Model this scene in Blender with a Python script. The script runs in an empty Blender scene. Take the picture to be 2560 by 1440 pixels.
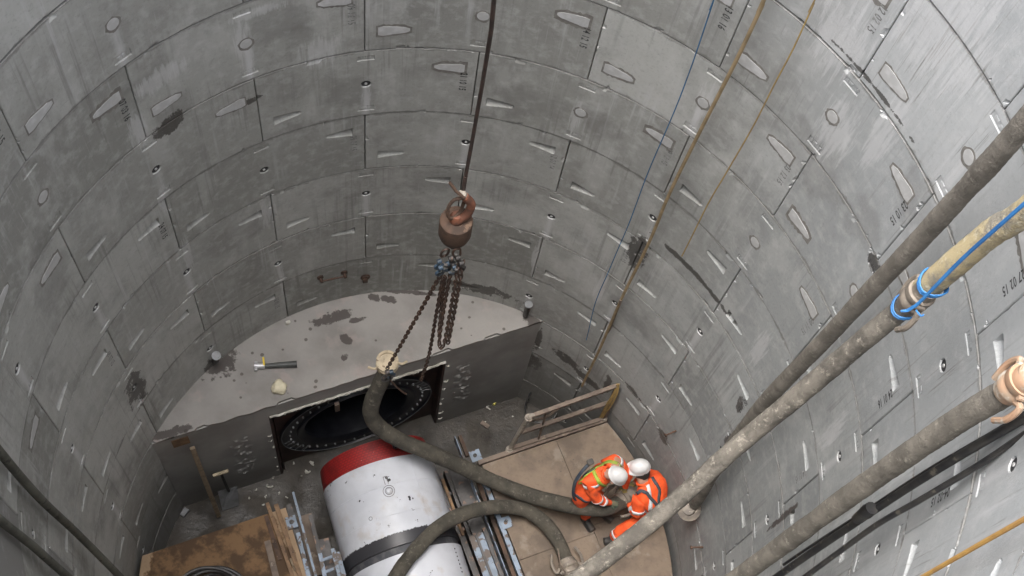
import bpy, bmesh, math, random
from mathutils import Vector, Matrix, noise as mnoise
random.seed(7)
sc = bpy.context.scene
PI = math.pi
R = 3.36                      # inner radius of the shaft
ZJ = 3.725; RH = 1.004        # height of one ring joint, ring height
# ------------------------------------------------------------------ camera, sky, sun
FPX = 2987.83; TILT = 1.1065; ROLL = 0.2448
CAM = Vector((0.3286, -3.2541, 16.45))
cr, sr, ct, st = math.cos(ROLL), math.sin(ROLL), math.cos(TILT), math.sin(TILT)
cd = bpy.data.cameras.new('camera'); cam = bpy.data.objects.new('camera', cd)
sc.collection.objects.link(cam)
right = Vector((cr, sr*st, sr*ct)); up = Vector((-sr, cr*st, cr*ct)); fwd = Vector((0, ct, -st))
m = Matrix((right, up, -fwd)).transposed().to_4x4(); m.translation = CAM
cam.matrix_world = m
cd.sensor_width = 36; cd.lens = FPX/2560*36; cd.clip_start = 0.05; cd.clip_end = 500
sc.camera = cam
SUN_EL, SUN_AZ = math.radians(78), math.radians(-95)
w = bpy.data.worlds.new('World'); sc.world = w; w.use_nodes = True
nt = w.node_tree; bg = nt.nodes['Background']
sky = nt.nodes.new('ShaderNodeTexSky'); sky.sky_type = 'NISHITA'; sky.sun_disc = False
sky.sun_elevation = SUN_EL; sky.sun_rotation = SUN_AZ; sky.air_density = 1.0; sky.dust_density = 4.0; sky.ozone_density = 1.0
hs = nt.nodes.new('ShaderNodeHueSaturation'); hs.inputs['Saturation'].default_value = 0.42
nt.links.new(sky.outputs[0], hs.inputs['Color']); nt.links.new(hs.outputs[0], bg.inputs[0])
bg.inputs[1].default_value = 0.15
sl = bpy.data.lights.new('sun', 'SUN'); so = bpy.data.objects.new('sun', sl); sc.collection.objects.link(so)
sl.energy = 0.35; sl.angle = math.radians(45); sl.color = (1.0, 0.97, 0.93)
# direction towards the sun
sd = Vector((math.sin(SUN_AZ)*math.cos(SUN_EL), math.cos(SUN_AZ)*math.cos(SUN_EL), math.sin(SUN_EL)))
so.rotation_euler = sd.to_track_quat('Z', 'Y').to_euler(); so.location = (0, 0, 30)
sc.view_settings.view_transform = 'Standard'; sc.view_settings.look = 'None'; sc.view_settings.gamma = 1
sc.view_settings.exposure = 2.58
sc.cycles.max_bounces = 10; sc.cycles.diffuse_bounces = 7

# ------------------------------------------------------------------ coordinates
A0 = Vector((-3.23007, 0.56543, 0)); UX = Vector((0.8307, 0.5567, 0)); NX = Vector((0.5567, -0.8307, 0))
def fr(u, d, z):                                  # along the headwall, away from it, height
    return A0 + UX*u + NX*d + Vector((0, 0, z))
def ray(px, py):
    x = px-1280; y = -(py-720)
    return (right*x + up*y + fwd*FPX).normalized()
def P(px, py, z):                                  # the point of height z seen at that place of the photograph
    d = ray(px, py); return CAM + d*((z-CAM.z)/d.z)
def PD(px, py, dist): return CAM + ray(px, py)*dist
def wall(px, py, r=R):                             # the point of the shaft wall seen there -> (theta, z)
    d = ray(px, py); a = d.x**2+d.y**2; b = CAM.x*d.x+CAM.y*d.y; c = CAM.x**2+CAM.y**2-r*r
    k = (-b+math.sqrt(b*b-a*c))/a; p = CAM+d*k
    return math.atan2(p.x, p.y), p.z
def cyl(th, z, r=R): return Vector((r*math.sin(th), r*math.cos(th), z))
def hw(px, py, off=0.0):                           # the point of the headwall's front plane seen there
    d = ray(px, py); o = A0+NX*off; k = ((o-CAM).dot(NX))/d.dot(NX); return CAM+d*k
def seen(p):
    q = p-CAM; D = q.dot(fwd)
    if D <= 0: return None
    return 1280+FPX*q.dot(right)/D, 720-FPX*q.dot(up)/D

# ------------------------------------------------------------------ mesh helpers
def basis(d):
    d = d.normalized(); a = Vector((0, 0, 1)) if abs(d.z) < .9 else Vector((1, 0, 0))
    x = a.cross(d).normalized(); return x, d.cross(x), d
class MB:
    def __init__(s): s.v = []; s.f = []; s.m = []; s.uv = None
    def add(s, vs, fs, mi=0):
        o = len(s.v); s.v += [Vector(p) for p in vs]
        for f in fs: s.f.append([i+o for i in f]); s.m.append(mi)
    def box(s, c, ax, ay, az, mi=0):                 # centre and three half-axis vectors
        c = Vector(c); vs = [c+ax*i+ay*j+az*k for i in (-1, 1) for j in (-1, 1) for k in (-1, 1)]
        s.add(vs, [(0, 1, 3, 2), (4, 6, 7, 5), (0, 4, 5, 1), (2, 3, 7, 6), (0, 2, 6, 4), (1, 5, 7, 3)], mi)
    def fbox(s, u0, u1, d0, d1, z0, z1, mi=0):        # box in headwall coordinates
        s.box(fr((u0+u1)/2, (d0+d1)/2, (z0+z1)/2), UX*(u1-u0)/2, NX*(d1-d0)/2, Vector((0, 0, (z1-z0)/2)), mi)
    def bar(s, a, b, w_, h_, upv=Vector((0, 0, 1)), mi=0):
        a = Vector(a); b = Vector(b); d = (b-a); x = d.cross(upv).normalized(); y = x.cross(d).normalized()
        s.box((a+b)/2, d/2, x*w_/2, y*h_/2, mi)
    def tube(s, pts, r, seg=12, mi=0, cap=True, close=False, flat=None):
        n = len(pts); pts = [Vector(p) for p in pts]; rr = r if isinstance(r, (list, tuple)) else [r]*n
        vs = []; prev = None
        for i, p in enumerate(pts):
            if close: t = (pts[(i+1) % n]-pts[i-1])
            else: t = pts[min(i+1, n-1)]-pts[max(i-1, 0)]
            t.normalize()
            if prev is None: x, y, _ = basis(t)
            else:
                x = prev-t*prev.dot(t); x.normalize(); y = t.cross(x)
            prev = x
            for k in range(seg):
                a = 2*PI*k/seg; vs.append(p+(x*math.cos(a)+y*math.sin(a)*(flat or 1))*rr[i])
        fs = []
        for i in range(n if close else n-1):
            j = (i+1) % n
            for k in range(seg): fs.append((i*seg+k, i*seg+(k+1) % seg, j*seg+(k+1) % seg, j*seg+k))
        if cap and not close: fs += [tuple(range(seg))[::-1], tuple(range((n-1)*seg, n*seg))]
        s.add(vs, fs, mi)
    def lathe(s, c, axis, prof, seg=32, mi=0, capa=True, capb=True):   # prof: (along, radius)
        x, y, d = basis(Vector(axis)); c = Vector(c); vs = []
        for a, r in prof:
            for k in range(seg):
                t = 2*PI*k/seg; vs.append(c+d*a+(x*math.cos(t)+y*math.sin(t))*r)
        n = len(prof); fs = [(i*seg+k, i*seg+(k+1) % seg, (i+1)*seg+(k+1) % seg, (i+1)*seg+k) for i in range(n-1) for k in range(seg)]
        if capa: fs.append(tuple(range(seg))[::-1])
        if capb: fs.append(tuple(range((n-1)*seg, n*seg)))
        s.add(vs, fs, mi)
    def prism(s, poly, off, mi=0):                    # polygon extruded by a vector
        n = len(poly); vs = [Vector(p) for p in poly]+[Vector(p)+off for p in poly]
        s.add(vs, [tuple(range(n))[::-1], tuple(range(n, 2*n))]+[(i, (i+1) % n, (i+1) % n+n, i+n) for i in range(n)], mi)
    def build(s, name, mats, parent=None, origin=None, smooth=False, bevel=0, fix=True):
        if origin is None:
            origin = parent.location.copy() if parent is not None else sum(s.v, Vector())/len(s.v)
        me = bpy.data.meshes.new(name); me.from_pydata([tuple(p-origin) for p in s.v], [], s.f)
        for mt in (mats if isinstance(mats, (list, tuple)) else [mats]): me.materials.append(mt)
        for p, mi in zip(me.polygons, s.m): p.material_index = mi
        if fix:
            bm = bmesh.new(); bm.from_mesh(me); bmesh.ops.recalc_face_normals(bm, faces=bm.faces)
            if bevel: bmesh.ops.bevel(bm, geom=[e for e in bm.edges if len(e.link_faces) == 2 and e.calc_face_angle(0) > .6], offset=bevel, segments=2, affect='EDGES', clamp_overlap=True)
            bm.to_mesh(me); bm.free()
        if smooth:
            me.polygons.foreach_set('use_smooth', [True]*len(me.polygons))
            me.set_sharp_from_angle(angle=math.radians(40))
        o = bpy.data.objects.new(name, me); sc.collection.objects.link(o); o.location = origin
        if parent is not None:
            o.parent = parent; o.location = origin-wloc(parent)
        return o
def wloc(o):
    l = o.location.copy()
    while o.parent is not None: o = o.parent; l += o.location
    return l
def tag(o, label=None, cat=None, group=None, kind=None):
    if label: o['label'] = label
    if cat: o['category'] = cat
    if group: o['group'] = group
    if kind: o['kind'] = kind
    return o
def empty(name, loc, label, cat, group=None):
    o = bpy.data.objects.new(name, None); sc.collection.objects.link(o); o.location = loc; o.empty_display_size = .1
    return tag(o, label, cat, group)
def smoothpath(pts, step=.04, amp=0.0, seed=0):
    pts = [Vector(p) for p in pts]; q = [pts[0]*2-pts[1]]+pts+[pts[-1]*2-pts[-2]]; out = []
    for i in range(1, len(q)-2):
        a, b, c, d = q[i-1:i+3]; n = max(2, int((c-b).length/step))
        for k in range(n):
            t = k/n
            out.append(.5*((2*b)+(c-a)*t+(2*a-5*b+4*c-d)*t*t+(3*b-a-3*c+d)*t**3))
    out.append(pts[-1])
    if amp:
        for i, p in enumerate(out):
            out[i] = p+mnoise.noise_vector(Vector((i*step*.9+seed*13.1, seed, 0)))*amp
    return out

# ------------------------------------------------------------------ materials
class NT:
    def __init__(s, name, rough=.8, metal=0):
        s.m = bpy.data.materials.new(name); s.m.use_nodes = True; s.t = s.m.node_tree; s.b = s.t.nodes['Principled BSDF']
        s.b.inputs['Roughness'].default_value = rough; s.b.inputs['Metallic'].default_value = metal
        s.co = s.t.nodes.new('ShaderNodeTexCoord'); s.geo = s.t.nodes.new('ShaderNodeNewGeometry')
    def n(s, ty, **k):
        x = s.t.nodes.new(ty)
        for a, b in k.items(): setattr(x, a, b)
        return x
    def lk(s, a, b): s.t.links.new(a, b)
    def put(s, sock, v):
        if isinstance(v, bpy.types.NodeSocket): s.lk(v, sock)
        else: sock.default_value = v
    def math(s, op, a, b=0.0, c=0.0, clamp=False):
        x = s.n('ShaderNodeMath', operation=op, use_clamp=clamp)
        s.put(x.inputs[0], a); s.put(x.inputs[1], b); s.put(x.inputs[2], c); return x.outputs[0]
    def noise(s, vec, scale, detail=5, rough=.55, dist=0):
        x = s.n('ShaderNodeTexNoise'); s.lk(vec, x.inputs['Vector']); x.inputs['Scale'].default_value = scale
        x.inputs['Detail'].default_value = detail; x.inputs['Roughness'].default_value = rough; x.inputs['Distortion'].default_value = dist
        return x.outputs[0]
    def vor(s, vec, scale):
        x = s.n('ShaderNodeTexVoronoi'); s.lk(vec, x.inputs['Vector']); x.inputs['Scale'].default_value = scale; return x.outputs['Distance']
    def ramp(s, v, lo, hi, a=0.0, b=1.0):
        x = s.n('ShaderNodeMapRange', interpolation_type='SMOOTHSTEP'); s.put(x.inputs[0], v)
        for i, q in enumerate((lo, hi, a, b)): x.inputs[i+1].default_value = q
        return x.outputs[0]
    def mapv(s, vec, scale=(1, 1, 1), loc=(0, 0, 0)):
        x = s.n('ShaderNodeMapping'); s.lk(vec, x.inputs[0]); x.inputs['Scale'].default_value = scale; x.inputs['Location'].default_value = loc
        return x.outputs[0]
    def mix(s, f, a, b, mode='MIX'):
        x = s.n('ShaderNodeMix', data_type='RGBA', blend_type=mode); s.put(x.inputs[0], f)
        for i, q in ((6, a), (7, b)):
            if isinstance(q, bpy.types.NodeSocket): s.lk(q, x.inputs[i])
            else: x.inputs[i].default_value = (*q, 1) if len(q) == 3 else q
        return x.outputs[2]
    def bump(s, h, st_=.3, dist=.01):
        x = s.n('ShaderNodeBump'); x.inputs['Strength'].default_value = st_; x.inputs['Distance'].default_value = dist
        s.lk(h, x.inputs['Height']); s.lk(x.outputs[0], s.b.inputs['Normal'])
    def fin(s, col): s.lk(col, s.b.inputs['Base Color']); return s.m

def simple(name, c1, c2=None, rough=.7, metal=0, scale=6, lo=.4, hi=.62, c3=None, s3=18, lo3=.6, hi3=.66, bump=.25, bs=30, bd=.004):
    t = NT(name, rough, metal); v = t.co.outputs['Object']
    c2 = c2 or tuple(x*.7 for x in c1)
    col = t.mix(t.ramp(t.noise(v, scale), lo, hi), c1, c2)
    if c3: col = t.mix(t.ramp(t.noise(v, s3, 6), lo3, hi3), col, c3)
    t.bump(t.noise(v, bs, 4), bump, bd)
    return t.fin(col)

def concrete():
    t = NT('concrete_segment', .8); pos = t.geo.outputs['Position']; uv = t.n('ShaderNodeUVMap').outputs[0]
    rnd = t.n('ShaderNodeObjectInfo').outputs['Random']
    sx = t.n('ShaderNodeSeparateXYZ'); t.lk(pos, sx.inputs[0])
    su = t.n('ShaderNodeSeparateXYZ'); t.lk(uv, su.inputs[0]); u, v = su.outputs[0], su.outputs[1]
    th = t.math('ARCTAN2', sx.outputs[0], sx.outputs[1]); arc = t.math('MULTIPLY', th, R)
    cb = t.n('ShaderNodeCombineXYZ'); t.lk(arc, cb.inputs[0]); t.lk(sx.outputs[2], cb.inputs[1]); t.lk(t.math('MULTIPLY', rnd, 40), cb.inputs[2])
    w_ = cb.outputs[0]
    cb2 = t.n('ShaderNodeCombineXYZ'); t.lk(arc, cb2.inputs[0]); t.lk(sx.outputs[2], cb2.inputs[1]); g = cb2.outputs[0]
    col = t.mix(rnd, (.265, .265, .243), (.485, .487, .46))
    col = t.mix(t.ramp(t.noise(w_, 1.6, 7, .62), .42, .78), col, (.26, .257, .238), 'MIX')
    col = t.mix(t.math('MULTIPLY', t.ramp(t.math('ADD', arc, t.math('MULTIPLY', t.noise(g, .8, 4), 2.0)), 1.8, 4.6), .45), col, (.345, .375, .40))  # cool skylight on the right-hand wall, painted into the concrete colour
    col = t.mix(t.math('MULTIPLY', t.ramp(t.noise(w_, 9, 6, .6), .45, .75), .5), col, (.53, .53, .515))
    col = t.mix(t.math('MULTIPLY', t.ramp(t.noise(w_, 30, 6, .75), .5, .72), .4), col, (.2, .198, .185))
    col = t.mix(t.math('MULTIPLY', t.ramp(t.noise(t.mapv(g, (2.2, .8, 1), (1, 21, 4)), 1.2, 6, .65), .5, .66), .3), col, (.6, .6, .58))
    # pale and dark runs down the wall
    s1 = t.noise(t.mapv(g, (14, .55, 1)), 1, 4, .6); s2 = t.noise(t.mapv(g, (1.1, .5, 1), (3, 7, 0)), 1, 3)
    wr = t.math('MULTIPLY', t.ramp(s1, .53, .72), t.ramp(s2, .47, .64))
    col = t.mix(t.math('MULTIPLY', wr, .62), col, (.56, .56, .56))
    s3 = t.noise(t.mapv(g, (20, .5, 1), (5, 2, 1)), 1, 4, .6); s4 = t.noise(t.mapv(g, (.9, .7, 1), (13, 1, 0)), 1, 3)
    dr = t.math('MULTIPLY', t.ramp(s3, .52, .68), t.ramp(s4, .46, .62))
    col = t.mix(t.math('MULTIPLY', dr, .42), col, (.16, .155, .145))
    s5 = t.noise(t.mapv(g, (60, 1.4, 1), (5, 2, 1)), 1, 3, .7)
    col = t.mix(t.math('MULTIPLY', t.ramp(s5, .62, .72), .22), col, (.6, .6, .6))
    # pale bluish skylight painted in high on the right, along with streaky laitance
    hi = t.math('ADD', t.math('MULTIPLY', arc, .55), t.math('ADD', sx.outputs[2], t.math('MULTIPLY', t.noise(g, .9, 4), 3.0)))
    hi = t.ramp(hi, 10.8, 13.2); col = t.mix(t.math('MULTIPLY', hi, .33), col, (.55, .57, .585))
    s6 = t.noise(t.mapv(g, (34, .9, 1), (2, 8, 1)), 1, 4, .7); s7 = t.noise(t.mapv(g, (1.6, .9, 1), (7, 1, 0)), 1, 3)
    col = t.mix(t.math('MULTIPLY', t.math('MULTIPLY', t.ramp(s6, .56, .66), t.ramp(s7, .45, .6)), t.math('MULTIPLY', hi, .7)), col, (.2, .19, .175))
    # hairline marks and scuffs
    sc_ = t.noise(t.mapv(g, (3, 40, 1), (2, 8, 1)), 1, 3, .8); sc2 = t.noise(t.mapv(g, (4, 4, 1), (17, 3, 0)), 1, 3)
    col = t.mix(t.math('MULTIPLY', t.math('MULTIPLY', t.ramp(sc_, .66, .7), t.ramp(sc2, .5, .6)), .4), col, (.2, .2, .19))
    # drip strip under the grout socket
    au = t.math('ABSOLUTE', u); dn = t.noise(t.mapv(g, (60, 3, 1)), 1, 3)
    strip = t.math('MULTIPLY', t.ramp(t.math('ADD', au, t.math('MULTIPLY', dn, .05)), .03, .085, 1, 0), t.ramp(v, .49, .52, 1, 0))
    strip = t.math('MULTIPLY', strip, t.ramp(t.math('ADD', rnd, t.math('MULTIPLY', dn, .5)), .35, .9))
    col = t.mix(t.math('MULTIPLY', strip, .55), col, (.62, .62, .62))
    # damp and cement along the ring joints
    e = t.math('MINIMUM', v, t.math('SUBTRACT', 1.004, v)); jn = t.noise(g, 4, 6, .7)
    ej = t.math('ADD', e, t.math('MULTIPLY', jn, -.16))
    col = t.mix(t.math('MULTIPLY', t.ramp(ej, -.075, -.05, 1, 0), .6), col, (.17, .165, .15))
    e2 = t.math('ADD', e, t.math('MULTIPLY', t.noise(t.mapv(g, (1, 1, 1), (9, 9, 9)), 2.3, 6, .7), -.06))
    col = t.mix(t.math('MULTIPLY', t.ramp(e2, -.02, -.012, 1, 0), .15), col, (.66, .66, .64))
    def patches(lst, nz_, soft):
        out = None
        for px, py, a, b in lst:
            t0, z0 = wall(px, py)
            dx = t.math('DIVIDE', t.math('SUBTRACT', arc, t0*R), a); dy = t.math('DIVIDE', t.math('SUBTRACT', sx.outputs[2], z0), b)
            q = t.math('ADD', t.math('ADD', t.math('MULTIPLY', dx, dx), t.math('MULTIPLY', dy, dy)), nz_)
            mk = t.ramp(q, soft, 1.0, 1, 0); out = mk if out is None else t.math('MAXIMUM', out, mk)
        return out
    nd = t.math('MULTIPLY', t.math('SUBTRACT', t.noise(t.mapv(g, (1, 1, 1), (3, 3, 3)), 4, 6, .65), .5), 3)
    col = t.mix(t.math('MULTIPLY', patches(DAMP, nd, .1), .3), col, (.15, .145, .135))
    np_ = t.math('MULTIPLY', t.math('SUBTRACT', t.noise(t.mapv(g, (26, 2.2, 1), (8, 3, 3)), 1, 5, .7), .5), 5)
    col = t.mix(t.math('MULTIPLY', patches(PALE, np_, .1), .42), col, (.66, .66, .66))
    e3 = t.math('ADD', t.math('MINIMUM', e, t.math('SUBTRACT', .03, t.math('MULTIPLY', e, 0))), t.math('MULTIPLY', t.noise(t.mapv(g, (2, 2, 1), (5, 1, 9)), 9, 5, .7), -.03))
    col = t.mix(t.math('MULTIPLY', t.ramp(e3, -.008, .002, 1, 0), .5), col, (.13, .125, .115))
    # wet patches at known leaks, each with its own outline
    nn = t.math('MULTIPLY', t.math('SUBTRACT', t.noise(t.mapv(g, (5, 3, 1)), 1.3, 6, .75), .5), 7)
    wet = None
    for px, py, a, b, dz in WET:
        t0, z0 = wall(px, py); z0 += dz
        dx = t.math('DIVIDE', t.math('SUBTRACT', arc, t0*R), a); dz_ = t.math('DIVIDE', t.math('SUBTRACT', sx.outputs[2], z0), b)
        q = t.math('ADD', t.math('ADD', t.math('MULTIPLY', dx, dx), t.math('MULTIPLY', dz_, dz_)), nn)
        mk = t.ramp(q, .75, 1.0, 1, 0); wet = mk if wet is None else t.math('MAXIMUM', wet, mk)
    col = t.mix(t.math('MULTIPLY', wet, .82), col, (.045, .04, .035))
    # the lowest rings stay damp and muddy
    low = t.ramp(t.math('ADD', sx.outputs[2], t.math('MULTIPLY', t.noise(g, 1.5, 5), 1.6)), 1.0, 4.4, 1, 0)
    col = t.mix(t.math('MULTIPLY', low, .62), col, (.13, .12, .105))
    hl = t.vor(t.mapv(g, (1, 1, 1)), 22); col = t.mix(t.ramp(hl, .035, .06, .6, 0), col, (.13, .13, .12))
    t.b.inputs['Specular IOR Level'].default_value = .25
    rg = t.math('SUBTRACT', .92, t.math('MULTIPLY', wet, .5)); t.lk(rg, t.b.inputs['Roughness'])
    t.bump(t.math('ADD', t.noise(g, 45, 5, .7), t.math('MULTIPLY', t.noise(g, 6, 3), .8)), .55, .007)
    return t.fin(col)
WET = [(340, 975, .16, .36, 0), (1597, 622, .13, .3, -.1), (1345, 850, .05, .4, 0), (1330, 905, .12, .25, 0), (1420, 900, .22, .12, 0), (1465, 945, .3, .1, 0), (1520, 960, .06, .25, 0),
       (527, 915, .1, .2, 0), (2187, 662, .1, .08, 0), (2200, 235, .5, .02, 0), (1850, 1010, .07, .14, 0), (1821, 1105, .07, .13, 0), (1745, 690, .6, .04, -.02), (1960, 1290, .03, .5, 0),
       (1200, 690, .5, .12, -.35), (1580, 975, .25, .06, 0), (1660, 1095, .12, .1, 0), (600, 262, .2, .05, 0), (420, 310, .18, .12, 0)]

DAMP = [(440, 270, .28, .22), (300, 240, .3, .08), (700, 60, .35, .3), (1330, 260, .45, .3), (1500, 310, .25, .3), (2030, 400, .5, .4), (2160, 560, .25, .35), (2290, 500, .3, .3), (1100, 450, .5, .35), (640, 560, .3, .3), (1600, 800, .5, .35), (130, 700, .3, .4), (1250, 480, .3, .3), (880, 230, .3, .3), (1700, 480, .3, .3), (100, 640, .2, .25)]
PALE = [(610, 120, .09, .4), (400, 195, .26, .14), (345, 330, .1, .25), (640, 30, .3, .07), (2215, 330, .12, .5), (2090, 330, .2, .4), (1340, 640, .045, .5), (1620, 600, .05, .3), (1500, 720, .08, .5), (915, 240, .05, .25), (700, 690, .05, .4), (470, 640, .06, .4), (2370, 60, .5, .6), (2100, 100, .3, .4), (1765, 260, .12, .3), (800, 130, .2, .25), (410, 500, .06, .3), (1900, 870, .1, .4), (2250, 1180, .1, .4), (2080, 1080, .1, .4), (670, 540, .12, .3), (1440, 290, .05, .35)]
def headm():
    t = NT('headwall_concrete', .85); v = t.geo.outputs['Position']
    col = t.mix(t.ramp(t.noise(v, 1.3, 6), .35, .68), (.325, .308, .288), (.22, .208, .193))
    col = t.mix(t.math('MULTIPLY', t.ramp(t.noise(v, 40, 5, .7), .5, .75), .5), col, (.27, .26, .25))
    col = t.mix(t.math('MULTIPLY', t.ramp(t.noise(v, 3.2, 5), .56, .7), .3), col, (.46, .36, .33))
    d = t.vor(t.mapv(v, (1, 1, 1)), 7); nz = t.noise(v, 2.1, 2)
    rad = t.ramp(nz, .44, .6, .02, .19); q = t.math('SUBTRACT', t.math('ADD', d, t.math('MULTIPLY', t.noise(v, 30, 3), .08)), rad)
    col = t.mix(t.ramp(q, .0, .03, .85, 0), col, (.11, .095, .085))
    nn = t.math('MULTIPLY', t.math('SUBTRACT', t.noise(v, 9, 6, .65), .5), 4.5)
    sx = t.n('ShaderNodeSeparateXYZ'); t.lk(v, sx.inputs[0]); wet = None
    for px, py, a, b, ang in [(830, 795, .26, .085, 34), (935, 745, .075, .06, 0), (972, 748, .11, .05, 0), (866, 850, .06, .1, 60), (860, 893, .06, .05, 0), (890, 800, .12, .04, 30), (545, 905, .25, .2, 40), (430, 1080, .3, .06, 34), (1330, 800, .2, .08, -40), (1000, 728, .5, .035, 10)]:
        p = P(px, py, 2.75); a1 = math.radians(ang); ca, sa = math.cos(a1), math.sin(a1)
        X = t.math('SUBTRACT', sx.outputs[0], p.x); Y = t.math('SUBTRACT', sx.outputs[1], p.y)
        e1 = t.math('ADD', t.math('MULTIPLY', X, ca/a), t.math('MULTIPLY', Y, sa/a)); e2 = t.math('ADD', t.math('MULTIPLY', X, -sa/b), t.math('MULTIPLY', Y, ca/b))
        q = t.math('ADD', t.math('ADD', t.math('MULTIPLY', e1, e1), t.math('MULTIPLY', e2, e2)), nn)
        mk = t.ramp(q, .6, 1.05, 1, 0); wet = mk if wet is None else t.math('MAXIMUM', wet, mk)
    col = t.mix(t.math('MULTIPLY', wet, .85), col, (.06, .05, .045))
    t.bump(t.noise(v, 30, 5, .7), .35, .008); return t.fin(col)
def facem():
    t = NT('headwall_formed_face', .6); v = t.geo.outputs['Position']
    col = t.mix(t.ramp(t.noise(v, 1.6, 6), .35, .7), (.37, .36, .34), (.26, .25, .235))
    g = t.mapv(v, (9, 9, .8)); col = t.mix(t.math('MULTIPLY', t.ramp(t.noise(g, 1, 4), .52, .7), .3), col, (.3, .3, .29))
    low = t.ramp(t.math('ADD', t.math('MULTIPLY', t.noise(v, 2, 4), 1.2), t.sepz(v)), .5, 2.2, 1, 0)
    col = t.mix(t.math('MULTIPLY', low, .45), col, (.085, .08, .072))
    t.bump(t.noise(v, 12, 5), .25, .006); return t.fin(col)
def sepz(s, v):
    x = s.n('ShaderNodeSeparateXYZ'); s.lk(v, x.inputs[0]); return x.outputs[2]
NT.sepz = sepz
def floorm():
    t = NT('wet_muddy_floor', .5); v = t.geo.outputs['Position']
    col = t.mix(t.ramp(t.noise(v, 1.7, 6, .65), .38, .66), (.062, .054, .043), (.03, .026, .021))
    col = t.mix(t.math('MULTIPLY', t.ramp(t.noise(v, 16, 6, .7), .55, .7), .5), col, (.10, .088, .073))
    col = t.mix(t.ramp(t.vor(v, 17), .05, .08, .4, 0), col, (.3, .29, .27))
    rg = t.ramp(t.noise(v, 2.2, 3), .4, .6, .3, .75); t.lk(rg, t.b.inputs['Roughness'])
    t.bump(t.noise(v, 14, 6, .7), .5, .02); return t.fin(col)
def deckm(name, c1, c2, stain, big):
    t = NT(name, .75); v = t.geo.outputs['Position']
    col = t.mix(t.ramp(t.noise(v, 2.2, 6, .6), .36, .68), c1, c2)
    col = t.mix(t.math('MULTIPLY', t.ramp(t.noise(v, 24, 5, .7), .5, .72), .35), col, tuple(x*.6 for x in c2))
    if big:                                            # oily brown pool stain
        p = P(560, 1400, 1.5); q = P(600, 1330, 1.5); sx = t.n('ShaderNodeSeparateXYZ'); t.lk(v, sx.inputs[0])
        X = t.math('DIVIDE', t.math('SUBTRACT', sx.outputs[0], p.x), .95); Y = t.math('DIVIDE', t.math('SUBTRACT', sx.outputs[1], p.y), .8)
        r2 = t.math('ADD', t.math('MULTIPLY', X, X), t.math('MULTIPLY', Y, Y)); r2 = t.math('ADD', r2, t.math('MULTIPLY', t.math('SUBTRACT', t.noise(v, 3.2, 6, .6), .5), 1.5))
        col = t.mix(t.math('MULTIPLY', t.ramp(r2, .8, .9, 1, 0), .8), col, stain)
        col = t.mix(t.math('MULTIPLY', t.ramp(t.noise(v, 2.6, 6, .65), .43, .56), t.ramp(r2, .75, .9, .85, 0)), col, tuple(x*.35 for x in stain))
    else:
        col = t.mix(t.math('MULTIPLY', t.ramp(t.noise(v, 3.3, 6, .65), .55, .68), .55), col, stain)
        d = t.vor(v, 6); col = t.mix(t.ramp(d, .03, .07, .7, 0), col, tuple(x*.3 for x in stain))
    t.bump(t.noise(v, 25, 4), .15, .004); return t.fin(col)
def shellm():
    t = NT('white_steel_paint', .38); v = t.geo.outputs['Position']; o = t.co.outputs['Object']
    col = t.mix(t.ramp(t.noise(v, 2.5, 5), .35, .7), (.60, .62, .665), (.51, .53, .575))
    n1 = t.noise(v, 6.5, 7, .72); n2 = t.noise(v, 1.7, 2)
    col = t.mix(t.math('MULTIPLY', t.ramp(n1, .65, .665), t.ramp(n2, .5, .54)), col, (.03, .03, .035))
    col = t.mix(t.ramp(t.noise(v, 30, 4, .7), .735, .75), col, (.1, .09, .085))
    col = t.mix(t.math('MULTIPLY', t.ramp(t.noise(t.mapv(v, (1, 1, 1), (4, 4, 4)), 3, 5), .56, .7), .4), col, (.40, .32, .24))
    col = t.mix(t.math('MULTIPLY', t.ramp(t.noise(t.mapv(v, (1, 1, 1), (9, 2, 4)), 1.6, 6, .7), .48, .68), .4), col, (.42, .43, .45))
    # ragged bare edge beside the joint band
    sx = t.n('ShaderNodeVectorMath', operation='DOT_PRODUCT'); t.lk(v, sx.inputs[0]); sx.inputs[1].default_value = MAX_
    al = t.math('SUBTRACT', sx.outputs['Value'], BAND0); e = t.math('ADD', al, t.math('MULTIPLY', t.noise(v, 16, 6, .8), .09))
    col = t.mix(t.math('MULTIPLY', t.ramp(e, .0, .004), t.ramp(al, .16, .161, 1, 0)), col, (.04, .04, .045))
    t.bump(t.noise(v, 9, 3), .06, .004); return t.fin(col)
def redm():
    t = NT('red_hardfaced_steel', .5); v = t.geo.outputs['Position']; uv = t.n('ShaderNodeUVMap').outputs[0]
    br = t.n('ShaderNodeTexBrick'); t.lk(t.co.outputs['UV'], br.inputs[0]); br.inputs['Scale'].default_value = 1; br.inputs['Brick Width'].default_value = .05; br.inputs['Row Height'].default_value = .032; br.inputs['Mortar Size'].default_value = .008
    col = t.mix(t.ramp(t.noise(v, 5, 5), .4, .65), (.32, .015, .014), (.19, .012, .011))
    col = t.mix(t.math('MULTIPLY', br.outputs['Fac'], .5), col, (.1, .01, .01))
    col = t.mix(t.ramp(t.noise(v, 22, 4, .7), .7, .73), col, (.5, .3, .27))
    t.bump(br.outputs['Fac'], -.6, .006); return t.fin(col)
def hosem(name, c1, c2, c3, pale=.55):
    t = NT(name, .85); v = t.geo.outputs['Position']
    col = t.mix(t.ramp(t.noise(v, 5, 6, .65), .38, .62), c1, c2)
    col = t.mix(t.math('MULTIPLY', t.ramp(t.noise(v, 13, 6, .75), pale, pale+.12), .75), col, c3)
    col = t.mix(t.math('MULTIPLY', t.ramp(t.noise(v, 45, 4, .8), .6, .7), .5), col, tuple(x*.4 for x in c2))
    t.bump(t.math('ADD', t.noise(v, 28, 5, .75), t.noise(v, 90, 3, .7)), .8, .016); return t.fin(col)

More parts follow.
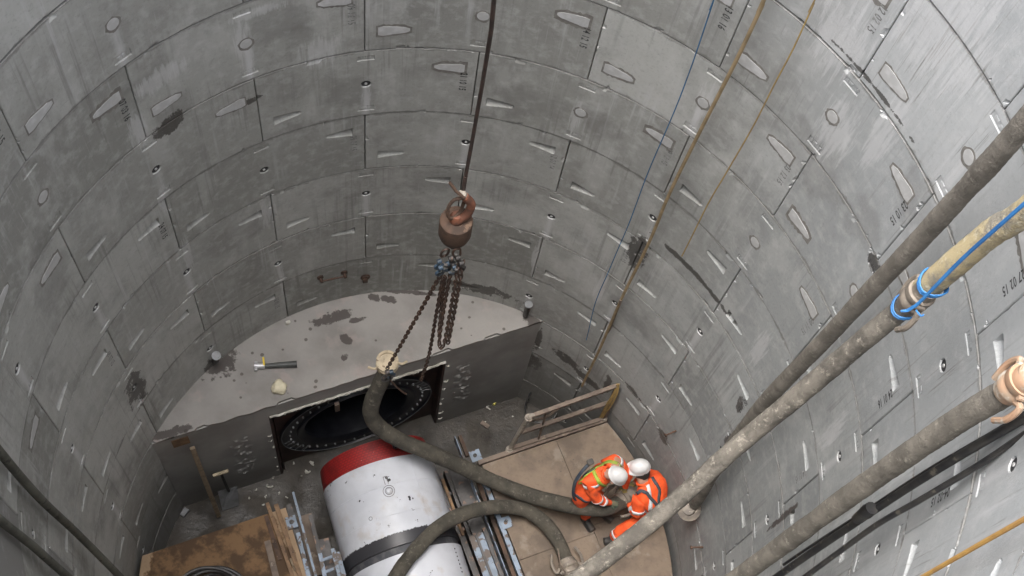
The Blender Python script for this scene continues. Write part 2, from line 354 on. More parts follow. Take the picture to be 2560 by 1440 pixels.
# machine axis (also used by its paint)
MYAW = math.radians(-2.5)
MAX_ = (NX*math.cos(MYAW)+UX*math.sin(MYAW)).normalized()
M0 = fr(2.43, .55, 1.2)                              # centre of the machine's front end
BAND0 = (M0+MAX_*1.27).dot(MAX_)
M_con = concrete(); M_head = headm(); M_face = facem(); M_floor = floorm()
M_deck = deckm('worn_brown_decking', (.205, .155, .112), (.115, .088, .066), (.275, .235, .19), False)
M_deckL = deckm('oil_stained_plywood', (.36, .25, .15), (.29, .2, .12), (.14, .068, .02), True)
M_shell = shellm(); M_red = redm()
M_grout = simple('pale_grout', (.56, .56, .555), (.47, .47, .46), .8, scale=10)
M_damp = simple('damp_outline', (.17, .16, .145), (.24, .23, .21), .7, scale=14)
M_dark = simple('black_rubber', (.03, .03, .032), (.05, .05, .05), .6)
M_pin = simple('pale_socket', (.55, .55, .54), None, .7)
M_ink = simple('black_stencil_ink', (.045, .045, .045), (.09, .09, .09), .8, c3=(.25, .25, .24), s3=60, lo3=.58, hi3=.64)
M_inkf = simple('faded_stencil_ink', (.15, .15, .145), (.24, .24, .23), .8, c3=(.33, .33, .32), s3=50, lo3=.5, hi3=.56)
M_rusty = simple('brown_rusty_steel', (.115, .07, .048), (.06, .04, .03), .8, .2, c3=(.17, .11, .075), s3=12)
M_orange = simple('worn_orange_paint', (.2, .075, .042), (.09, .045, .032), .6, c3=(.08, .05, .04), s3=20)
M_chain = simple('dark_rusted_chain', (.075, .05, .04), (.11, .065, .045), .6, .4)
M_chips = simple('blue_painted_hook', (.045, .075, .11), (.03, .035, .04), .5)
M_blue = simple('worn_light_blue_paint', (.24, .30, .38), (.17, .21, .26), .55, scale=5, c3=(.10, .075, .06), s3=9, lo3=.52, hi3=.57)
M_steel = simple('dark_grimy_steel', (.075, .07, .068), (.045, .042, .04), .5, .4, c3=(.16, .10, .07), s3=9, lo3=.58, hi3=.66)
M_timber = simple('dirty_timber', (.25, .155, .085), (.16, .10, .06), .8, scale=9, c3=(.08, .05, .035), s3=14)
M_lumber = simple('pale_timber', (.27, .21, .14), (.2, .15, .10), .8, scale=12, c3=(.14, .10, .06), s3=20)
M_plate = simple('rusted_opening_plate', (.035, .02, .017), (.055, .03, .024), .6, c3=(.09, .035, .025), s3=6)
M_black = simple('black_seal_rubber', (.012, .013, .018), (.02, .021, .027), .4)
M_bolt = simple('bright_bolt', (.65, .65, .66), None, .4, .5)
M_foam = simple('white_foam_scrap', (.56, .545, .49), (.38, .36, .31), .9, bs=60, bump=.6)
M_foamy = simple('cream_foam', (.70, .64, .47), (.55, .50, .36), .9, bs=60, bump=.6)
M_rail = simple('muddy_brown_rail', (.20, .155, .12), (.13, .10, .08), .75, c3=(.27, .22, .17), s3=10)
M_railp = simple('muddy_pale_rail', (.36, .32, .27), (.25, .22, .18), .75, c3=(.17, .14, .11), s3=14)
M_hose = hosem('muddy_grey_hose', (.235, .213, .178), (.14, .127, .106), (.38, .35, .29), .55)
M_hoseA = hosem('brown_grey_hose', (.245, .222, .188), (.155, .14, .117), (.34, .315, .27), .54)
M_hoseB = hosem('mud_crusted_hose', (.22, .2, .168), (.11, .1, .085), (.46, .42, .35), .54)
M_hoseY = hosem('yellow_mud_hose', (.52, .43, .25), (.24, .22, .18), (.62, .57, .42), .52)
M_hoseF = hosem('olive_mud_hose', (.095, .085, .066), (.055, .05, .04), (.2, .18, .145), .55)
M_coup = simple('cream_coupling_metal', (.50, .41, .28), (.34, .28, .19), .6, c3=(.2, .15, .1), s3=16)
M_coupo = simple('orange_muddy_coupling', (.42, .26, .165), (.34, .26, .19), .6, c3=(.47, .42, .35), s3=8, lo3=.52, hi3=.6)
M_coupd = simple('muddy_coupling_metal', (.24, .205, .165), (.14, .12, .10), .6, c3=(.38, .33, .27), s3=18)
M_roped = simple('dark_wire_rope', (.06, .045, .04), (.09, .06, .05), .6, .3, bs=150)
M_ropeb = simple('bright_blue_cord', (.04, .20, .48), (.03, .14, .36), .6)
M_ropet = simple('tan_rope', (.33, .245, .135), (.24, .18, .10), .9, bs=120)
M_ropey = simple('yellow_rope', (.40, .28, .10), (.30, .21, .09), .9, bs=120)
M_ropeo = simple('orange_cable', (.62, .36, .10), (.5, .28, .09), .7)
M_cable = simple('black_cable', (.022, .022, .024), (.045, .043, .04), .45, c3=(.12, .11, .09), s3=9)
M_pipeL = simple('grey_green_hose', (.105, .105, .085), (.07, .07, .058), .7, c3=(.035, .035, .03), s3=7)
M_grey = simple('grey_steel_blade', (.24, .245, .25), (.17, .17, .17), .5, .3)

# ------------------------------------------------------------------ ground outside and floor
g = MB(); seg = 96; zt = ZJ+RH*12; rr = R+.2
prof = [(60, zt-.02), (rr+.35, zt-.02), (rr, zt-.02), (rr, -.30)]
vs = []; fs = []
for r_, z_ in prof:
    for k in range(seg): a = 2*PI*k/seg; vs.append((r_*math.cos(a), r_*math.sin(a), z_))
for i in range(3):
    for k in range(seg): fs.append((i*seg+k, i*seg+(k+1) % seg, (i+1)*seg+(k+1) % seg, (i+1)*seg+k))
fs.append(tuple(range(3*seg, 4*seg))); g.add(vs, fs)
tag(g.build('ground', simple('site_earth', (.2, .18, .15), (.14, .125, .1), .9, scale=.6), origin=Vector((0, 0, 0)), fix=False), kind='structure')
g = MB(); g.add([(R*1.04*math.cos(2*PI*k/96), R*1.04*math.sin(2*PI*k/96), 0) for k in range(96)], [tuple(range(96))])
tag(g.build('shaft_floor', M_floor, origin=Vector((0, 0, 0)), fix=False), kind='structure')

# ------------------------------------------------------------------ shaft lining
EVEN = [-133.2, -97.2, -60.8, -25.5, 9.1, 44.7, 80.0, 116, 152, 189, 226.8]
ODD = [-115, -78.9, -42.7, -8.0, 27.0, 61.9, 98.4, 134, 170, 207, 245]
def lines(rngs, total):
    s_ = {0.0, total}
    for a, b, st_ in rngs:
        n = max(1, round((b-a)/st_))
        for i in range(n+1): s_.add(round(min(max(a+(b-a)*i/n, 0), total), 5))
    c = sorted(s_); out = [c[0]]
    for x in c[1:]:
        if x-out[-1] > .0018: out.append(x)
    out[-1] = total; return out
segcache = {}
def pocket(s, dz, depth):          # s: 0 tip .. 1 wide end ; dz from the centre line
    if s < -.0 or s > 1: return 0
    hh = .028+.038*s
    if s < .08: hh *= math.sqrt(max(s, 0)/.08)
    if abs(dz) > hh: return 0
    k = depth*(.35+.65*s)
    return k*((dz+hh)/(2*hh))**.75*min(1, (hh-dz)/.008)
def segmesh(wid, kl, kr, kp, hi):
    key = (round(wid, 3), kl, kr, kp, hi)
    if key in segcache: return segcache[key]
    gp = .005; H = RH
    us = lines([(gp, gp+.02, .005), (.1, .4, .009), (wid-.4, wid-.1, .009), (wid/2-.09, wid/2+.09, .007), (0, wid, .06), (wid-gp-.02, wid-gp, .005), (0, wid, .02)], wid)
    us = [min(max(x, gp), wid-gp) for x in us]; us = sorted(set(us))
    gz = .0075 if hi else .0034
    vs_ = lines([(gz, gz+.02, .004), (.05, .17, .0085), (.18, .345, .0075), (.45, .56, .0075), (.65, .82, .0075), (.86, .945, .008), (0, H, .06), (H-gz-.02, H-gz, .004)], H)
    vs_ = sorted(set(min(max(x, gz), H-gz) for x in vs_))
    seed = round(wid*1000) % 97*1.7+hi*31+kl*5+kr*3; rnd = random.Random(int(seed*10))
    gly = [(rnd.uniform(-.06, .06), rnd.uniform(.004, .012)) for _ in range(7)]
    def dep(u, v):
        d = 0
        c = u-wid/2
        if kl: d = max(d, pocket((u-(wid-.39))/.27, v-.737, .085))     # beside the right-hand joint, higher
        if kr: d = max(d, pocket((.395-u)/.265, v-.265, .085))          # beside the left-hand joint, lower
        if kp:
            q = math.hypot(c, v-.507)
            if q < .05: d = max(d, .035*min(1, (.05-q)/.012))
        for z0, z1 in ((.875, .935), (.08, .155)):
            if abs(c) < .077 and z0 < v < z1:
                d = .007
                for x0, ww in gly:
                    if abs(c-x0) < ww and z0+.018 < v < z1-.012: d = .002
        ch = min(u-gp, wid-gp-u)
        if ch < .006: d = max(d, .007*(1-ch/.006))
        cz = min(v-gz, H-gz-v)
        if cz < .006 and not (hi and v > H/2): d = max(d, .006*(1-cz/.006))
        if cz < .034 or ch < .03:
            q = mnoise.noise(Vector((u*7+seed, v*7, seed)))+.5*mnoise.noise(Vector((u*23, v*23, seed)))
            if q > .43+min(cz, ch)*9: d = max(d, .012)
        return d
    V = []; F = []; UV = []
    nu, nv = len(us), len(vs_)
    for j, v in enumerate(vs_):
        for i, u in enumerate(us):
            r_ = R+dep(u, v); a = (u-wid/2)/R; V.append((r_*math.sin(a), r_*math.cos(a), v)); UV.append((u-wid/2, v))
    for j in range(nv-1):
        for i in range(nu-1):
            a = j*nu+i; F.append((a, a+1, a+nu+1, a+nu))
    ring = [i for i in range(nu)]+[j*nu+nu-1 for j in range(1, nv)]+[(nv-1)*nu+i for i in range(nu-2, -1, -1)]+[j*nu for j in range(nv-2, 0, -1)]
    o = len(V)
    for k in ring:
        p = V[k]; q = math.hypot(p[0], p[1]); s_ = (R+.17)/q; V.append((p[0]*s_, p[1]*s_, p[2])); UV.append(UV[k])
    n = len(ring)
    for k in range(n): F.append((ring[k], o+k, o+(k+1) % n, ring[(k+1) % n]))
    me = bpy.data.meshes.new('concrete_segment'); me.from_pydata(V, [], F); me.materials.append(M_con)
    ul = me.uv_layers.new(name='UVMap'); li = [0]*len(me.loops); me.loops.foreach_get('vertex_index', li)
    ul.data.foreach_set('uv', [c for i in li for c in UV[i]])
    segcache[key] = me; return me

lin = empty('shaft_wall', (0, 0, 0), 'round deep shaft wall of bolted grey precast concrete segments', 'wall')
# date stencils: font outlines turned into mesh once per text
def textmesh(s_, h, sx=.86):
    cu = bpy.data.curves.new('t', 'FONT'); cu.body = s_; cu.size = h*1.42; cu.space_character = 1.12; cu.offset = .0022
    o = bpy.data.objects.new('t', cu); sc.collection.objects.link(o); dg = bpy.context.evaluated_depsgraph_get(); dg.update()
    me = bpy.data.meshes.new_from_object(o.evaluated_get(dg)); bpy.data.objects.remove(o); bpy.data.curves.remove(cu)
    xs = [v.co.x for v in me.vertices]; L = max(xs)-min(xs) if xs else 1
    for v in me.vertices: v.co.x = (v.co.x-min(xs))*sx
    return me, L*sx
# known dates: (ring, joint angle index in its table) -> text, faded
DATES = {(5, 26): ('13 01 16', 0), (4, 9): ('14 12 15', 0), (3, -8): ('21 10 15', 0), (4, -61): ('07 03 16', 0), (2, -61): ('24 07 15', 0), (5, 62): ('23 10 15', 0),
         (6, 80): ('27 02 15', 0), (4, 80): ('24 01 16', 0), (5, 98): ('04-02 15', 0), (4, 45): ('03 12 15', 1), (4, -26): ('09 12 15', 1), (2, -26): ('03 07 15', 1), (3, 27): ('19 12 15', 1),
         (2, 9): ('12 07 14', 1), (3, 62): ('20 11 15', 1), (1, -79): ('08 07 15', 1), (1, 27): ('15 07 15', 1), (1, 62): ('05 11 15', 0), (2, 80): ('14 07 15', 1), (-1, -43): ('10 06 15', 1), (5, -79): ('15 01 15', 0), (6, 45): ('12 02 15', 1)}
def onwall(pts, r_):  # (arc offset, z) local points to the segment's local frame
    return [Vector((r_*math.sin(a/R), r_*math.cos(a/R), z)) for a, z in pts]
def outline(kind, wid, grow, jit, rnd):
    pts = []
    if kind == 'plug':
        for k in range(22):
            a = 2*PI*k/22; q = .055+grow+rnd.uniform(0, jit); pts.append((q*math.cos(a)*.95, .507+q*math.sin(a)-grow*.4))
        c = (0, .507)
    else:
        sgn = 1 if kind == 'l' else -1; x1 = sgn*(wid/2-.115); x0 = sgn*(wid/2-.395); zc = .737 if kind == 'l' else .265
        N = 12; up_ = []; dn_ = []
        for k in range(N+1):
            s_ = k/N; x = x0+(x1-x0)*s_; hh = (.03+.037*s_)*(min(1, math.sqrt(max(s_, .02)/.15)))*(1 if s_ < .9 else .9-1.6*(s_-.9))
            ex = -sgn*grow if k == 0 else (sgn*grow if k == N else 0)
            up_.append((x+ex, zc+hh+grow+rnd.uniform(0, jit))); dn_.append((x+ex, zc-hh-grow-rnd.uniform(0, jit)))
        return up_, dn_
    return pts, c
def segment(i, j, th0, th1, kl, kr, kp, date):
    wid = math.radians(th1-th0)*R; me = segmesh(wid, kl, kr, kp, i >= 5); mid = math.radians((th0+th1)/2)
    rnd = random.Random(i*97+j*13+5)
    o = bpy.data.objects.new('concrete_segment', me); sc.collection.objects.link(o); o.parent = lin
    off = random.Random(i*31+7).uniform(-.004, .004)+rnd.uniform(-.0012, .0012)
    o.location = (off*math.sin(mid), off*math.cos(mid), ZJ+RH*i); o.rotation_euler = (0, 0, -mid)
    def sub(name, V, F, mats, mi):
        m_ = bpy.data.meshes.new(name); m_.from_pydata([tuple(v) for v in V], [], F)
        for q in mats: m_.materials.append(q)
        for p, a in zip(m_.polygons, mi): p.material_index = a
        s_ = bpy.data.objects.new(name, m_); sc.collection.objects.link(s_); s_.parent = o; return s_
    def strip(kind):
        V = []; F = []; mi = []
        wob = rnd.choice((.4, .8, 1, 1.7))
        for lay, (gr, jt, r_) in enumerate(((.010+.008*wob, .022*wob, R-.001), (0, .005, R-.003))):
            u_, d_ = outline(kind, wid, gr, jt, rnd); n = len(u_); b = len(V); V += onwall(u_, r_)+onwall(d_, r_)
            for k in range(n-1): F.append((b+k, b+k+1, b+n+k+1, b+n+k)); mi.append(1-lay)
            # rim down to the wall so the patch has thickness
            c = len(V); V += onwall(u_, R+.004)+onwall(d_, R+.004)
            for k in range(n-1):
                F.append((b+k, c+k, c+k+1, b+k+1)); F.append((b+n+k, b+n+k+1, c+n+k+1, c+n+k)); mi += [1-lay]*2
        sub('grout_patch', V, F, [M_grout, M_damp], mi)
    if not kl: strip('l')
    if not kr: strip('r')
    if not kp:
        V = []; F = []; mi = []
        for lay, (gr, jt, r_) in enumerate(((.016, .014, R-.001), (0, .002, R-.003))):
            pts, c = outline('plug', wid, gr, jt, rnd); b = len(V); V += onwall(pts, r_)+onwall(pts, R+.004); n = len(pts)
            F.append(tuple(range(b, b+n))); mi.append(1-lay)
            for k in range(n): F.append((b+k, b+(k+1) % n, b+n+(k+1) % n, b+n+k)); mi.append(1-lay)
        sub('grout_patch', V, F, [M_grout, M_damp], mi)
    else:
        V = []; F = []; mi = []
        def disc(q, r0, r1, m_):
            b = len(V)
            for r_ in (r0, r1):
                for k in range(20):
                    a = 2*PI*k/20; V.append(Vector((q*math.cos(a), r_, .507+q*math.sin(a))))
            F.append(tuple(range(b, b+20))); mi.append(m_)
            for k in range(20): F.append((b+k, b+(k+1) % 20, b+20+(k+1) % 20, b+20+k)); mi.append(m_)
        disc(.043, R+.010, R+.036, 0); disc(.013, R+.002, R+.012, 1)
        sub('grout_socket', V, F, [M_dark, M_pin], mi)
    if date:
        tm, L = textmesh(date[0], .064, .76); tm.materials.clear(); tm.materials.append(M_inkf if date[1] else M_ink)
        a0 = wid/2-.145; z0 = .67
        ca, sa = math.cos(a0/R), math.sin(a0/R)
        for v in tm.vertices:
            x, y, zz = v.co; a = (a0+y)/R; v.co = ((R-.0015)*math.sin(a), (R-.0015)*math.cos(a), z0-x)
        s_ = bpy.data.objects.new('date_stencil', tm); sc.collection.objects.link(s_); s_.parent = o
inview = []; hidden = []
for i in range(-4, 12):
    tab = EVEN if i % 2 == 0 else ODD
    for j in range(10):
        vis = False
        for a in range(7):
            for b in range(4):
                q = cyl(math.radians(tab[j]+(tab[j+1]-tab[j])*a/6), ZJ+RH*(i+b/3)); s_ = seen(q)
                if s_ and -60 < s_[0] < 2620 and -60 < s_[1] < 1500: vis = True
        (inview if vis and tab[j] < 150 and i < 9 else hidden).append((i, j, tab[j], tab[j+1]))
for i, j, a, b in inview:
    mid = (a+b)/2
    def filled(which, ang):
        if ang > 74: return i >= 6 and which == 'l' and ang < 90
        if i >= 4: return True
        if i == 3: return which == 'l' or (which == 'p' and mid > 5)
        return i == 2 and which == 'l' and (ang < -70)
    d = DATES.get((i, round(b)))
    if d is None and i > -2:
        for kk, vv in DATES.items():
            if kk[0] == i and abs(kk[1]-b) < 1.6: d = vv
    segment(i, j, a, b, not filled('l', b), not filled('r', a), not filled('p', mid), d)
hm = MB()
for i, j, a, b in hidden:
    n = 12
    for k in range(n):
        t0 = math.radians(a+.09+(b-a-.18)*k/n); t1 = math.radians(a+.09+(b-a-.18)*(k+1)/n); z0 = ZJ+RH*i+.003; z1 = z0+RH-.006
        hm.add([cyl(t0, z0), cyl(t1, z0), cyl(t1, z1), cyl(t0, z1), cyl(t0, z0, R+.17), cyl(t1, z0, R+.17), cyl(t1, z1, R+.17), cyl(t0, z1, R+.17)],
               [(0, 1, 2, 3), (4, 7, 6, 5), (0, 4, 5, 1), (3, 2, 6, 7), (0, 3, 7, 4), (1, 5, 6, 2)])
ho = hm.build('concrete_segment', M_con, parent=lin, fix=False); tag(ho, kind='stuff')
print('segments', len(inview))
#PART2
# ------------------------------------------------------------------ headwall with the tunnel opening
ZL = 2.75; O0, O1, OZ = 1.27, 3.58, 2.39; UC, ZC = 2.43, 1.06
hwl = empty('headwall', fr(2.4, 0, 0), 'flat-topped concrete headwall block across the shaft with a square dark opening', 'headwall')
def arcpts(z, r_, n=40):
    a = fr(0, 0, 0); b = fr(4.81, 0, 0); t0 = math.atan2(a.x, a.y); t1 = math.atan2(b.x, b.y)
    return [cyl(t0-.012+(t1-t0+.024)*k/n, z, r_) for k in range(n+1)]
g = MB(); rnd = random.Random(3)
arc = arcpts(ZL-.05, R+.0); front = []
N = 120
for k in range(N+1):
    u_ = 4.86-(4.86+.05)*k/N; front.append(fr(u_, .012+.014*(mnoise.noise(Vector((u_*6, 1, 2))))-(.03 if mnoise.noise(Vector((u_*3, 5, 2))) > .25 else 0), ZL-.05))
g.prism(arc+front, Vector((0, 0, .05)))
top = g.build('top_slab', M_head, hwl)
g = MB(); T = .4
g.fbox(-.1, O0, -T, 0, -.02, ZL-.052); g.fbox(O1, 4.95, -T, 0, -.02, ZL-.052); g.fbox(O0, O1, -T, 0, OZ, ZL-.052)
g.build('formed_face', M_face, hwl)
g = MB(); rnd = random.Random(8)                       # foam and grout squeezed out round the opening
def blobline(a, b, n, r0, r1, dirs):
    for k in range(n):
        p = Vector(a).lerp(Vector(b), (k+rnd.random()*.7)/n); r_ = rnd.uniform(r0, r1)
        g.tube(smoothpath([p+UX*rnd.uniform(-.02, .02), p+NX*.02+Vector((rnd.uniform(-.02, .02), 0, rnd.uniform(-.03, .01))), p+NX*.02+dirs*rnd.uniform(.0, .08)], .02), [r_*.8, r_, r_*.6][:3]*1 if False else r_, 6)
g.tube([fr(O0+.01+(O1-O0-.02)*k/60, .006+rnd.uniform(0, .012), OZ-.008+rnd.uniform(-.006, .004)) for k in range(61)], [.012+.009*rnd.random() for _ in range(61)], 6)
g.build('foam_edging', M_foam, hwl, smooth=True)
for a, b, n, rm, dirs in ((fr(O0+.05, 0, OZ-.01), fr(O1-.05, 0, OZ-.01), 15, .012, Vector((0, 0, -1))), (fr(O0-.02, 0, .02), fr(O0-.01, 0, OZ-.1), 6, .013, -UX), (fr(O1+.01, 0, .02), fr(O1+.01, 0, OZ-.05), 8, .015, UX)):
    for k in range(n):
        p = a.lerp(b, min(1, max(0, (k+rnd.uniform(-.6, 1.6))/n))); r_ = rm*rnd.uniform(.2, 1.1); l = dirs*rnd.uniform(.01, .07)+Vector((0, 0, rnd.uniform(-.03, .03)))
        g = MB(); g.tube([p+NX*.004, p+l*.5+NX*.018, p+l+NX*.006], [r_, r_*1.1, r_*.5], 6); g.build('foam_blob', M_foam, hwl, smooth=True)
g = MB(); PD_ = -.16                                   # plate with a round hole
n = 48; ro = 1.02
ring = [fr(UC+ro*math.sin(2*PI*k/n), PD_, ZC+ro*math.cos(2*PI*k/n)) for k in range(n)]
def sq(k):
    a = 2*PI*k/n; s_, c_ = math.sin(a), math.cos(a); m_ = 1.2/max(abs(s_), abs(c_)); return fr(UC+s_*m_, PD_, ZC+c_*m_)
sqr = [sq(k) for k in range(n)]; b = ring+sqr+[p-NX*.02 for p in ring]+[p-NX*.02 for p in sqr]
fs = []
for k in range(n):
    j = (k+1) % n; fs += [(k, j, n+j, n+k), (2*n+k, 3*n+k, 3*n+j, 2*n+j), (k, 2*n+k, 2*n+j, j)]
g.add(b, fs); g.build('opening_plate', M_plate, hwl)
g = MB(); g.fbox(O0, O0+.035, -.16, -.01, 0, OZ, 0); g.fbox(O0+.06, O0+.075, -.13, -.05, 0, OZ-.02, 0); g.fbox(O1-.03, O1, -.16, -.01, 0, OZ, 0); g.fbox(O0, O1, -.16, -.01, OZ-.03, OZ-.004, 0)
g.build('opening_frame', M_plate, hwl)
g = MB(); prof = [(0, 1.06), (.03, 1.06), (.03, .82), (.05, .80), (.02, .76), (-.02, .74)]
o_ = fr(UC, PD_+.005, ZC)
g.lathe(o_, NX, [(0, 1.06), (.045, 1.06), (.045, 1.045), (.02, 1.04), (.02, .84), (.05, .83), (.05, .8), (.0, .72), (-.05, .72)], 72, capa=False, capb=False)
seal = g.build('seal_ring', M_black, hwl, smooth=True)
g = MB(); g.tube([o_+NX*.045+(UX*math.sin(2*PI*k/72)+Vector((0, 0, math.cos(2*PI*k/72))))*1.05 for k in range(72)], .006, 6, close=True)
g.build('ring_edge', M_grey, seal)
bm0 = MB(); bm0.lathe(Vector((0, 0, 0)), NX, [(0, .0125), (.018, .0125), (.026, .007)], 8)
bolt0 = bm0.build('bolt', M_bolt, seal, origin=Vector((0, 0, 0)))
for k in range(40):
    a = 2*PI*k/40+.05; o2 = bolt0 if k == 0 else bolt0.copy()
    if k: sc.collection.objects.link(o2)
    o2.parent = seal; o2.location = o_+NX*.022+(UX*math.sin(a)+Vector((0, 0, math.cos(a))))*.93-wloc(seal)
for a in [262, 255, 248, 240, 232, 62, 68, 74, 80, 230, 56]:
    g = MB(); r1 = Vector((0, 0, 1)); d = UX*math.sin(math.radians(a))+r1*math.cos(math.radians(a))
    g.tube([o_+NX*.03+d*.9, o_+NX*.05+d*1.04], .004, 5); g.build('clamp_rod', M_grey, seal)
g = MB(); g.lathe(fr(UC, PD_-.02, ZC), -NX, [(0, 1.02), (.0, .8), (1.3, .8)], 48, capa=False, capb=False)
g.build('tunnel_bore', M_black, hwl, smooth=True)
g = MB(); g.lathe(fr(UC, PD_-.7, ZC), NX, [(0, .79), (.04, .5), (.07, .1)], 32, capa=False); g.build('tunnel_face', simple('grey_clay_face', (.12, .11, .1), (.03, .03, .03), .9, scale=2.2, lo=.46, hi=.56), hwl, smooth=True)
g = MB(); g.box(fr(2.13, .0, 1.98), UX*.03, NX*.02, Vector((0, 0, .12))); g.box(fr(2.0, -.1, 2.1), UX*.12, NX*.02, Vector((0, 0, .05)))
g.build('clamp_plate', M_rail, hwl)
g = MB(); a = hw(452, 1105, .006); g.box(a, UX*.10, NX*.004, Vector((0, 0, .12))); g.build('tape_patch', M_timber, hwl)
# rough patches on the face
for pa, pb_, sd0 in (((600, 1085), (618, 1190), 1), ((1158, 900), (1150, 1010), 9)):
    a, b = hw(*pa), hw(*pb_); g = MB(); V = []; NU, NV = 26, 60; hl = (a-b).length
    for j in range(NV+1):
        for i in range(NU+1):
            x = (i/NU-.5)*.36; z = j/NV; e = max(0, 1-abs(i/NU-.5)*2)*min(1, 5*z, 5*(1-z)); q = b.lerp(a, z)
            n_ = mnoise.noise(Vector((x*9, q.z*22, sd0)))+.5*mnoise.noise(Vector((x*22, q.z*60, sd0)))
            V.append(q+UX*x+NX*(-.004+.034*max(0, n_+.12)*min(1, e*2)))
    g.add(V, [(j*(NU+1)+i, j*(NU+1)+i+1, (j+1)*(NU+1)+i+1, (j+1)*(NU+1)+i) for j in range(NV) for i in range(NU)])
    g.build('rough_grout', M_face, hwl, smooth=True)

# ------------------------------------------------------------------ tunnelling machine
mach = empty('tunnelling_machine', M0+MAX_*1.2-Vector((0, 0, 1.2)), 'big white steel tunnelling machine body with red cutting end facing the opening', 'machine')
RS = .745; seg = 96
g = MB(); prof = [(-.0, .40), (-.0, .69), (.01, .715), (.10, .725), (.29, .737)]
g.lathe(M0, MAX_, prof, seg, capb=False); redo = g.build('red_cutting_edge', M_red, mach, smooth=True)
ul = redo.data.uv_layers.new(name='UVMap'); b0 = redo.data
for l in b0.loops:
    co = b0.vertices[l.vertex_index].co+wloc(redo); q = co-M0; al = q.dot(MAX_); rad = q-MAX_*al
    ul.data[l.index].uv = (math.atan2(rad.z, rad.dot(UX))*RS, al)
g = MB(); a_ = P(1000, 1108, 2.0); g.box(a_, UX*.10, NX*.05, Vector((0, 0, .04))); g.build('black_gap_box', M_black, mach, bevel=.015)  # added black box standing in for the dark gap at the red edge
g = MB(); g.lathe(M0, MAX_, [(.02, .1), (-.02, .12), (-.02, .42), (.03, .66)], 40, capb=False); g.build('cutter_head', M_steel, mach, smooth=True)
g = MB(); g.lathe(M0, MAX_, [(.285, .742), (.292, RS), (.8, RS), (1.385, RS), (1.39, .72)], seg, capb=False); sh1 = g.build('front_shell', M_shell, mach, smooth=True)
g = MB(); g.lathe(M0, MAX_, [(1.37, .715), (1.44, .722), (1.50, .715), (1.56, .72)], seg, capa=False, capb=False); g.build('joint_band', simple('black_joint_band', (.045, .047, .055), (.09, .09, .095), .6, scale=9), mach, smooth=True)
g = MB(); g.lathe(M0, MAX_, [(1.48, .72), (1.485, RS), (2.2, RS), (3.6, RS)], seg); sh2 = g.build('rear_shell', M_shell, mach, smooth=True)
def onshell(al, phi, r_=RS):     # phi from the top towards +U
    y = MAX_.cross(Vector((0, 0, 1))).normalized()
    if y.dot(UX) < 0: y = -y
    return M0+MAX_*al+(y*math.sin(phi)+Vector((0, 0, 1))*math.cos(phi))*r_
def machpix(px, py):             # nearest shell point seen at that place
    best = None
    for i in range(60):
        for k in range(-40, 41):
            q = onshell(.3+i*.05, k*.035); s_ = seen(q); d = (s_[0]-px)**2+(s_[1]-py)**2
            if best is None or d < best[0]: best = (d, .3+i*.05, k*.035)
    return best[1], best[2]
al, ph = machpix(976, 1232); nrm = (onshell(al, ph, 1)-onshell(al, ph, 0)).normalized()
g = MB(); g.lathe(onshell(al, ph, RS-.002), nrm, [(0, .075), (.008, .075), (.010, .055), (.004, .05), (.012, .03), (.02, .022)], 24)
lug = g.build('plug_cover', M_shell, mach, smooth=True)
g = MB(); p0 = onshell(al, ph, RS+.012); 
for rr_ in (.072, .045, .022):
    tg = MAX_; t2 = nrm.cross(MAX_); g.tube([p0+(tg*math.cos(2*PI*k/28)+t2*math.sin(2*PI*k/28))*rr_ for k in range(28)], .0035, 5, close=True)
g.bar(p0-MAX_*.09+t2*.02, p0-MAX_*.19+t2*.02, .006, .006, nrm); g.bar(p0-MAX_*.09-t2*.02, p0-MAX_*.19-t2*.02, .006, .006, nrm); g.bar(p0-MAX_*.19+t2*.02, p0-MAX_*.19-t2*.02, .006, .006, nrm)
g.build('cover_groove', simple('dirty_groove', (.16, .15, .14)), lug)
rnd = random.Random(5)
def chip(px, py, s_, n_=5):      # irregular patch of lost paint, its own shape on the shell
    al, ph = machpix(px, py)
    for q in range(n_):
        g = MB(); a2 = al+rnd.uniform(-1, 1)*s_*1.2; p2 = ph+rnd.uniform(-1, 1)*s_*2.5; k_ = s_*rnd.uniform(.3, 1)
        pts = [onshell(a2+k_*rnd.uniform(.5, 1)*math.cos(t*PI/4), p2+k_*1.3*rnd.uniform(.5, 1)*math.sin(t*PI/4), RS+.0015) for t in range(8)]
        g.prism(pts, -(onshell(a2, p2, 1)-onshell(a2, p2, 0)).normalized()*.004); yield g
for nm, px, py, s_, n_ in (('a', 965, 1196, .028, 6), ('b', 1025, 1248, .02, 5), ('c', 1036, 1278, .018, 3), ('d', 935, 1192, .012, 3), ('e', 1045, 1303, .01, 3), ('f', 960, 1346, .02, 2), ('g', 912, 1358, .014, 3), ('h', 1003, 1250, .008, 4)):
    al_ = MB()
    for q in chip(px, py, s_, n_): al_.add(q.v, q.f)
    al_.build('paint_chip', M_black, sh1)
al, ph = machpix(925, 1297); g = MB(); nn_ = (onshell(al, ph, 1)-onshell(al, ph, 0)).normalized(); t2 = nn_.cross(MAX_)
g.tube([onshell(al, ph, RS+.002)+(MAX_*math.cos(2*PI*k/20)+t2*math.sin(2*PI*k/20))*.022 for k in range(20)], .003, 5, close=True); g.build('threaded_hole', M_steel, sh1)
